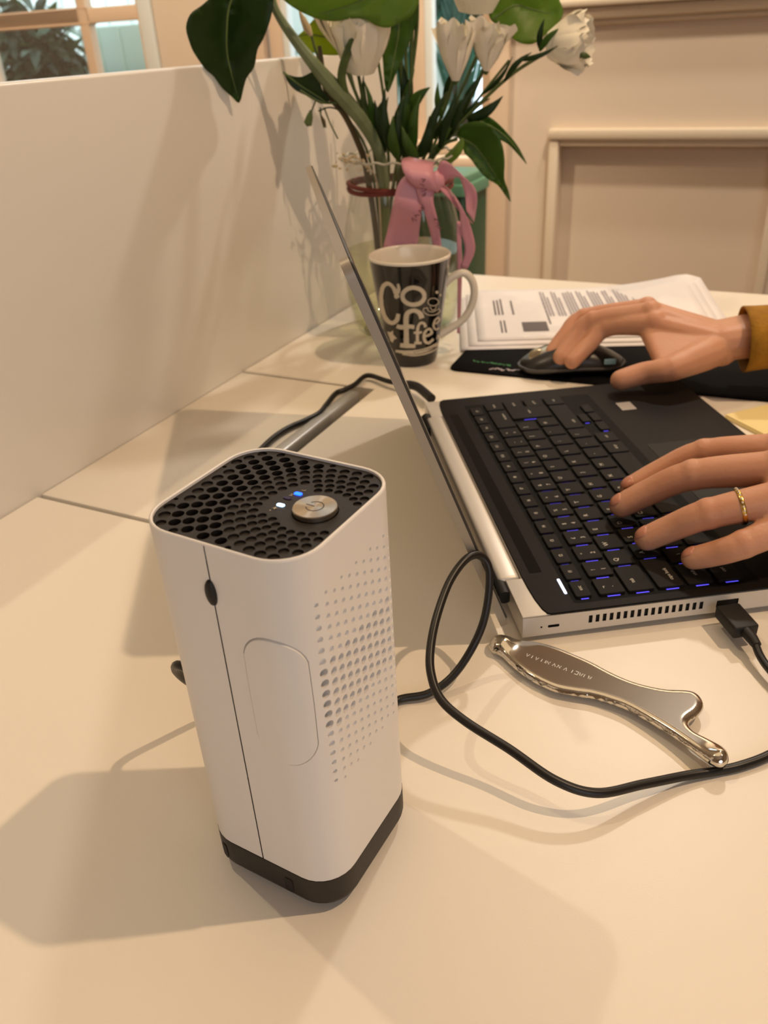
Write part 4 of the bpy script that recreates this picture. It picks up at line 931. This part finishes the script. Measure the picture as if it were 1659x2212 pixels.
t10 = flower('thin orange bud spike beside the grey-green branch', [(672, 75, .985), (690, 130, .985), (742, 240, .99), (800, 350, 1.0), (832, 600, 1.0)], .0014, name='bud_spike', cat='bud')
o = obj('bud', tube([deep(646, 22, .985), deep(655, 42, .985), deep(664, 62, .985), deep(673, 78, .985)], [.0006, .0032, .0042, .0016], 8), 'dry', t10, world=True)
t11 = thing('dried_sprig', 'wispy beige dried sprig spilling over the left of the vase rim', 'flower', tuple(deep(800, 420, .97)))
stem_obj([(735, 340, .955), (765, 350, .96), (800, 365, .97), (818, 420, .98), (826, 600, 1.0)], .0010, 'dry', t11)
fl_ = []
for i in range(30):
    x, y = rng.uniform(716, 800), rng.uniform(325, 362); yy = y+ (x-716)*.12
    q_ = deep(x, yy, .955+rng.uniform(-.01, .015)); r_ = rng.uniform(.0008, .0022)
    b = bmesh.new(); bmesh.ops.create_icosphere(b, subdivisions=1, radius=r_); fl_.append(([v.co+q_ for v in b.verts], [[v.index for v in f.verts] for f in b.faces])); b.free()
tagp(obj('florets', join(*fl_)[:2], 'dry', t11, world=True), kind='stuff')

# ------------------------------------------------------------------ papers, mat, mouse, note pad
def sheet_z(s, t, k): return .0036+k*.0011 + .020*max(0, (s-.45)/.55)**2*max(0, (t-.25)/.75)+.0012*math.sin(3*s+2*t)*k*.3
PA_ = math.radians(-5.5); pu = Vector((math.cos(PA_), math.sin(PA_), 0)); pv = Vector((math.cos(PA_+PI/2), math.sin(PA_+PI/2), 0))
sheets = []
for k, (ox, oy, lab) in enumerate([(.0985, .893, 'lowest printed sheet of the stack, its left edge furthest out'), (.1085, .902, 'middle white sheet of the paper stack on the mouse mat'), (.1205, .914, 'topmost printed white sheet with a dark picture, its far corner curled')]):
    o3 = Vector((ox, oy, 0)); V, F = [], []; n, m = 24, 14; rc_ = .10
    for i in range(n+1):
        for j in range(m+1):
            s, t = i/n, j/m
            tt = t
            if s > .9: tt = min(t, 1-(1-math.sqrt(max(0, 1-((s-.9)/.1)**2)))*.12)
            p = o3+pu*(.297*s)+pv*(.21*tt); p.z = sheet_z(s, tt, k)
            V.append(p)
    for i in range(n):
        for j in range(m): a = i*(m+1)+j; F.append((a, a+m+1, a+m+2, a+1))
    th = thing('paper_sheet', lab, 'paper', tuple(o3), 0, 'printed sheets in the paper stack')
    sh_o = obj('sheet', (V, F), 'paper', th, world=True, smooth=2); md = sh_o.modifiers.new('thick', 'SOLIDIFY'); md.thickness = .0005; md.offset = -1
    if k < 2: continue
    def strip(s0, t0, s1, t1, wd):
        V, F = [], []; n = 6
        for i in range(n+1):
            f = i/n; s, t = s0+(s1-s0)*f, t0+(t1-t0)*f
            for q in (-1, 1):
                ss = s+q*wd/.297/2; p = o3+pu*(.297*ss)+pv*(.21*t); p.z = sheet_z(ss, t, k)+.0004; V.append(p)
        for i in range(n): F.append((2*i, 2*i+1, 2*i+3, 2*i+2))
        return V, F
    ln1, ln2 = [], []
    for s0 in np.arange(.30, .80, .0125):
        kx = rng.uniform(.0, .25)
        blk = int((s0-.30)/.0125) % 9
        if blk in (3, 7): continue
        ln2.append(strip(s0, .40+.05*(blk == 0), s0, .93-kx*(.9 if blk in (2, 6) else .15), .0021))
    for s0 in (.085, .10, .115, .16): ln1.append(strip(s0, .45, s0, .82-.1*rng.rand(), .0022))
    for s0 in (.10, .115): ln1.append(strip(s0, .12, s0, .34, .002))
    ln1.append(strip(.30, .25, .30, .75, .0018)); ln1.append(strip(.885, .12, .885, .95, .0012)); ln1.append(strip(.82, .5, .82, .95, .0014))
    for t_ in (.16, .19): ln1.append(strip(.86+t_*.2, t_, .90+t_*.2, t_+.004, .002))
    tagp(obj('printed_lines', join(*ln2)[:2], 'ink_grey', th, world=True, smooth=0), 'grey printed text block', 'stuff')
    tagp(obj('printed_heading', join(*ln1)[:2], 'ink_dark', th, world=True, smooth=0), None, 'stuff')
    tagp(obj('printed_picture', strip(.235, .13, .235, .30, .030), 'ink_dark', th, world=True, smooth=0), 'small dark printed picture')
mo = at(968, 801, 0); ma = math.radians(-24.2)
MM = thing('mouse_mat', 'black cloth mouse mat under the mouse and the papers', 'mouse mat', tuple(mo), ma)
obj('pad', prism_bm(rrect(0, .36, 0, .19, .010), 0, .0028, .0008, 2), 'mat', MM)
def matscr(p0, p1, n, amp, wd):
    out = []; a, b = np.array(p0), np.array(p1); t = (b-a)/np.linalg.norm(b-a); q = np.array([-t[1], t[0]]); step = np.linalg.norm(b-a)/n
    for i in range(n):
        c = a+(b-a)*(i+.5)/n; kx = rng.uniform(-1, 1, 5); s_ = stroke2([tuple(c+t*(j-2)*step*.2+q*amp*kx[j]) for j in range(5)], wd, 3); out.append(([(v[0], v[1], .0031) for v in s_[0]], s_[1]))
    return join(*out)[:2]
inv = wm(MM).inverted()
def ml(x, y): p = inv @ at(x, y, .003); return (p.x, p.y)
obj('printed_lettering', matscr(ml(1020, 779), ml(1105, 790), 9, .0028, .0010), 'mat_green', MM, smooth=0)
obj('printed_lettering', matscr(ml(1056, 797), ml(1128, 800), 6, .0035, .0020), 'mat_white', MM, smooth=0)
# mouse
MSC = Vector((.207, .817, .0028)); MS = thing('computer_mouse', 'dark computer mouse with metal wheel panel under the right hand', 'mouse', tuple(MSC), math.radians(-3))
def mouse_sec(t): return .030*(1-abs(2*t-1)**3.2)**.5*(1-.12*math.sin(PI*t)), .0035+.026*math.sin(PI*min(1, (.10+.82*t)))**.9*(.62+.38*math.sin(PI*(.15+.62*t)))
V, F = [], []; n, m = 22, 20
for i in range(n+1):
    t = .002+.996*i/n; hw, ht = mouse_sec(t)
    for j in range(m): 
        a = 2*PI*j/m; c, s = math.cos(a), math.sin(a)
        V.append(((t-.5)*.108, hw*math.copysign(abs(c)**.75, c), ht*.32+(ht*.68*s if s > 0 else ht*.32*s)))
for i in range(n):
    for j in range(m): F.append((i*m+j, i*m+(j+1) % m, (i+1)*m+(j+1) % m, (i+1)*m+j))
F += [tuple(range(m))[::-1], tuple(n*m+j for j in range(m))]
obj('shell', (V, F), 'mouse', MS, smooth=2)
rimp = [((t-.5)*.110, sg*mouse_sec(min(max(t, .002), .998))[0]*1.03, .0062+.003*math.sin(PI*t)) for sg, ts in ((1, np.linspace(0, 1, 16)), (-1, np.linspace(1, 0, 16))) for t in ts]
obj('rim', tube(rimp+rimp[:1], .0016, 8), 'mouse_rim', MS)
pv_ = []; pf_ = []
for i in range(9):
    t = .08+.20*i/8; hw, ht = mouse_sec(t)
    for j in range(5): s = (j-2)/2*.008; pv_.append(((t-.5)*.108, s, ht*(1-.5*(s/hw)**2)+.0007))
for i in range(8):
    for j in range(4): pf_.append((i*5+j, i*5+j+1, i*5+j+6, i*5+j+5))
tagp(obj('wheel_panel', (pv_, pf_), 'chrome_soft', MS, smooth=2), 'pale metal panel around the wheel')
wv, wf_ = lathe([(.0092, -.003), (.0098, -.002), (.0098, .002), (.0092, .003)], 24)
obj('scroll_wheel', ([(-.036+v[0], v[2], .0135+v[1]) for v in wv], wf_), 'chrome_soft', MS)
tagp(obj('side_button', box_bm(.028, .040, -.0275, -.0255, .013, .019, .0009), 'cyan', MS), 'pale blue side button')
ya = math.radians(20); yc = at(1560, 906, 0)
YP = thing('note_pad', 'pale yellow note pad lying beyond the laptop front edge', 'note pad', tuple(yc+Vector((.003, .002, 0))), ya)
obj('pad', box_bm(0, .11, -.10, 0, 0, .0035, .0003, 1), 'yellow', YP); obj('top_sheet', box_bm(0, .11, -.10, -.0002, .0037, .0040), 'yellow', YP, smooth=0)
obj('handwriting', ([(p[0]+.034, p[1]-.052, .0042) for p in stroke2([(0, 0), (.006, .003), (.012, -.001), (.018, .002)], .0006, 4)[0]], stroke2([(0, 0), (.006, .003), (.012, -.001), (.018, .002)], .0006, 4)[1]), 'ink_grey', YP, smooth=0)

# ------------------------------------------------------------------ green bin in the far corner
gt = deep(1005, 368, 1.62); GBX = thing('green_bin', 'dark green upright bin with pale rim behind the table', 'bin', (gt.x, gt.y, FL), ROOMROT)
hgt = gt.z-FL
obj('body', prism_bm(rrect(-.08, .028, -.07, .05, .012), 0, hgt-.034, .003), 'bin', GBX); obj('lid', prism_bm(rrect(-.084, .032, -.074, .054, .014), hgt-.034, hgt-.014, .004), 'bin_rim', GBX); obj('lid_top', prism_bm(rrect(-.078, .026, -.067, .047, .012), hgt-.014, hgt, .005), 'bin_rim', GBX)

# ------------------------------------------------------------------ person: two hands
HR = {'index': [(1236, 780, .024), (1273, 742, .037), (1312, 706, .052), (1415, 700, .062)],
      'middle': [(1212, 771, .024), (1245, 728, .040), (1282, 694, .055), (1405, 678, .068)],
      'ring': [(1192, 763, .022), (1222, 724, .037), (1262, 687, .051), (1397, 668, .064)],
      'pinky': [(1243, 742, .018), (1272, 712, .030), (1305, 690, .042), (1400, 670, .056)],
      'thumb': [(1341, 821, .031), (1392, 806, .036), (1450, 797, .042), (1520, 768, .046)],
      'arm': [(1555, 735, .051), (1640, 722, .056), (1800, 712, .062), (2050, 705, .066)]}
HL = {'pinky': [(1497, 1206, .029), (1543, 1196, .035), (1606, 1176, .044), (1735, 1118, .055)],
      'ring': [(1398, 1163, .030), (1452, 1140, .039), (1530, 1110, .052), (1690, 1075, .064)],
      'middle': [(1343, 1092, .031), (1402, 1063, .042), (1497, 1026, .058), (1680, 1012, .070)],
      'index': [(1364, 1053, .031), (1432, 1016, .042), (1522, 979, .056), (1680, 972, .066)],
      'thumb': [(1700, 965, .034), (1760, 945, .038), (1835, 955, .044), (1900, 985, .050)],
      'arm': [(1915, 1020, .056), (2060, 1010, .062), (2350, 1010, .070), (2800, 1010, .078)]}
RAD = {'thumb': [.0094, .0102, .0106, .013], 'index': [.0080, .0086, .0094, .0112], 'middle': [.0083, .0089, .0097, .0115], 'ring': [.0080, .0086, .0093, .0110], 'pinky': [.0071, .0077, .0083, .0100]}
def swept(p0, r0, p1, r1, n=12):
    """tapered capsule"""
    p0, p1 = np.array(p0), np.array(p1); d = p1-p0; L = np.linalg.norm(d)+1e-9; d /= L
    pts, rr = [], []
    for t in np.linspace(-PI/2, 0, 5)[:-1]: pts.append(p0+d*r0*math.sin(t)); rr.append(max(r0*math.cos(t), 1e-4))
    for t in np.linspace(0, 1, 4): pts.append(p0+(p1-p0)*t); rr.append(r0+(r1-r0)*t)
    for t in np.linspace(0, PI/2, 5)[1:]: pts.append(p1+d*r1*math.sin(t)); rr.append(max(r1*math.cos(t), 1e-4))
    return tube(pts, rr, n)
def hand(parent, H, name, scale, nails, wr=(.0265, .0190)):
    J = {k: [np.array(at(*p)) for p in v] for k, v in H.items()}; geo = []
    arm = J['arm']
    for f in ('index', 'middle', 'ring', 'pinky', 'thumb'):
        r = [x*scale*1.05 for x in RAD[f]]; p = J[f]
        sp = smoothpath([tuple(q) for q in p], 4); sr = np.interp(np.linspace(0, 3, len(sp)), [0, 1, 2, 3], r)
        # knuckle swellings
        for i in range(len(sp)-1): geo.append(swept(sp[i], sr[i], sp[i+1], sr[i+1]))
        if f != 'thumb':
            geo.append(swept(p[2], r[2]*1.06, p[2]+np.array([0, 0, .0004]), r[2]*1.06)); geo.append(swept(p[3]+np.array([0, 0, .001]), r[3]*1.02, p[3]+np.array([0, 0, .0012]), r[3]*1.02))
    M4 = [J[f][3] for f in ('index', 'middle', 'ring', 'pinky')]; up = np.array([0, 0, 1.])
    side = M4[0]-M4[3]; side[2] = 0; side /= np.linalg.norm(side)
    wc = arm[0]
    for k, f in enumerate(('index', 'middle', 'ring', 'pinky')):
        wpt = wc+side*(.013-.0087*k)*scale
        geo.append(swept(M4[k]-up*.001, .0112*scale, wpt, .0145*scale)); geo.append(swept(M4[k]-up*.009*scale, .0108*scale, wpt-up*.006, .015*scale))
        if k < 3: geo.append(swept((M4[k]+M4[k+1])/2-up*.003, .0098*scale, wpt, .0145*scale))
    th = J['thumb']
    geo.append(swept(th[2], .0118*scale, th[3], .0150*scale)); geo.append(swept(th[3], .0150*scale, wc+side*.008-up*.004, .0165*scale))
    ib = M4[0]*.86+J['index'][2]*.14-up*.006
    for q in np.linspace(0, 1, 22):
        pa_ = (th[1]*.22+th[2]*.78)*(1-q)+th[3]*q; pb_ = ib*(1-q)+wc*q
        geo.append(swept(pa_, (.0068+.0067*q)*scale, pb_, (.0085+.0055*q)*scale))
    for i in range(len(arm)-1):
        for o in (-1, -.33, .33, 1):
            ra_ = .0165*scale+.0016*i; rb_ = .0165*scale+.0016*(i+1)
            geo.append(swept(arm[i]+side*o*.0105*scale, ra_, arm[i+1]+side*o*(.0110+.002*i)*scale, rb_))
    vf = join(*geo)
    me = bpy.data.meshes.new('raw'); me.from_pydata([tuple(v) for v in vf[0]], [], vf[1])
    o = bpy.data.objects.new('raw', me); COL.objects.link(o)
    m1 = o.modifiers.new('r', 'REMESH'); m1.mode = 'VOXEL'; m1.voxel_size = .00125
    m2 = o.modifiers.new('s', 'SMOOTH'); m2.factor = .5; m2.iterations = 12
    bpy.context.view_layer.update(); dg = bpy.context.evaluated_depsgraph_get()
    ev = bpy.data.meshes.new_from_object(o.evaluated_get(dg)); bpy.data.objects.remove(o)
    ev.transform(wm(parent).inverted()); ev.name = name; ev.materials.clear()
    h = finish(name, ev, 'skin', parent, 2)
    bvh = BVHTree.FromPolygons([wm(parent) @ v.co for v in h.data.vertices], [tuple(p.vertices) for p in h.data.polygons])
    for f in nails:                                    # each nail lies on the skin of its finger
        p = J[f]; d = p[0]-p[1]; d /= np.linalg.norm(d); sd = np.cross(d, up); sd /= np.linalg.norm(sd); nrm = np.cross(sd, d); V, F = [], []
        for i in range(9):
            a = (i/8-.5)*2
            for j in range(9):
                b_ = (j/8-.5)*2; ang = b_*.80*math.sqrt(max(.02, 1-abs(a)**3.5)); c = p[0]+d*(.0016+a*.0052)*scale
                dv_ = Vector(nrm*math.cos(ang)+sd*math.sin(ang)); hit = bvh.ray_cast(Vector(c)+dv_*.0112, -dv_)
                V.append((hit[0] if hit[0] is not None else Vector(c)+dv_*.007)+dv_*(.0004*(1-.75*max(abs(a), abs(b_))**4)))
        for i in range(8):
            for j in range(8): F.append((i*9+j, i*9+j+1, i*9+j+10, i*9+j+9))
        no_ = obj('nail', (V, F), 'nail', h, world=True, smooth=2); md = no_.modifiers.new('thick', 'SOLIDIFY'); md.thickness = .0005; md.offset = -1 if f else 0
    return h, J, side
PR = thing('person', 'person in an ochre sweater with hands on mouse and keyboard', 'person', (.46, .56, 0))
rh, RJ, rs = hand(PR, HR, 'right_hand', 1.0, ())
lh, LJ, ls = hand(PR, HL, 'left_hand', 1.0, ('middle', 'ring', 'pinky', 'index'))
def sleeve(J, side, s0, s1, ru, rv):
    a, b = J[s0], J[s1]; V, F = [], []; n, m = 20, 28; ax = (b-a)/np.linalg.norm(b-a); upv = np.cross(ax, side); upv /= np.linalg.norm(upv)
    if upv[2] < 0: upv = -upv
    for i in range(n+1):
        t = i/n; k = 1+.10*math.exp(-(t/.05)**2)+.35*t+.02*math.sin(22*t)
        for j in range(m):
            an = 2*PI*j/m; V.append(a+(b-a)*t+side*ru*k*math.cos(an)+upv*rv*k*(1+.03*math.sin(3*an+9*t))*math.sin(an))
    for i in range(n):
        for j in range(m): F.append((i*m+j, i*m+(j+1) % m, (i+1)*m+(j+1) % m, (i+1)*m+j))
    o = obj('sleeve', (V, F), 'sleeve', PR, world=True, smooth=2); md = o.modifiers.new('thick', 'SOLIDIFY'); md.thickness = .0022; md.offset = 1
    return o
RJ['cuff'] = np.array(at(1606, 732, .053)); sleeve({**{0: RJ['cuff'], 1: RJ['arm'][3]}}, rs, 0, 1, .034, .0275)
sleeve({0: LJ['arm'][1], 1: LJ['arm'][3]}, ls, 0, 1, .034, .030)
# ring on the ring finger
rp_ = LJ['ring'][2]*.56+LJ['ring'][3]*.44; rd = LJ['ring'][3]-LJ['ring'][2]; rd /= np.linalg.norm(rd); ru_ = np.cross(rd, np.array([0, 0, 1.])); ru_ /= np.linalg.norm(ru_); rv_ = np.cross(ru_, rd)
RR = .0103
V, F = [], []
pf2 = [(0, -.0013), (.0009, -.0013), (.0013, -.0006), (.0013, .0006), (.0009, .0013), (0, .0013)]
for i in range(40):
    t = 2*PI*i/40
    for r_, h_ in pf2: V.append(rp_+(ru_*math.cos(t)+rv_*math.sin(t))*(RR+r_)+rd*h_)
for i in range(40):
    for j in range(6): F.append((i*6+j, i*6+(j+1) % 6, ((i+1) % 40)*6+(j+1) % 6, ((i+1) % 40)*6+j))
rg = tagp(obj('finger_ring', (V, F), 'gold', PR, world=True), 'gold band with small pale stones on the ring finger')
gm = []
for i in range(14):
    t = 2*PI*i/28+.1; q_ = rp_+(ru_*math.cos(t)+rv_*math.sin(t))*(RR+.0014)
    b = bmesh.new(); bmesh.ops.create_icosphere(b, subdivisions=1, radius=.0008); gm.append(([v.co+Vector(q_) for v in b.verts], [[v.index for v in f.verts] for f in b.faces])); b.free()
obj('stones', join(*gm)[:2], 'gem', rg, world=True)

for o in bpy.data.objects:
    if '_m' in o: del o['_m']
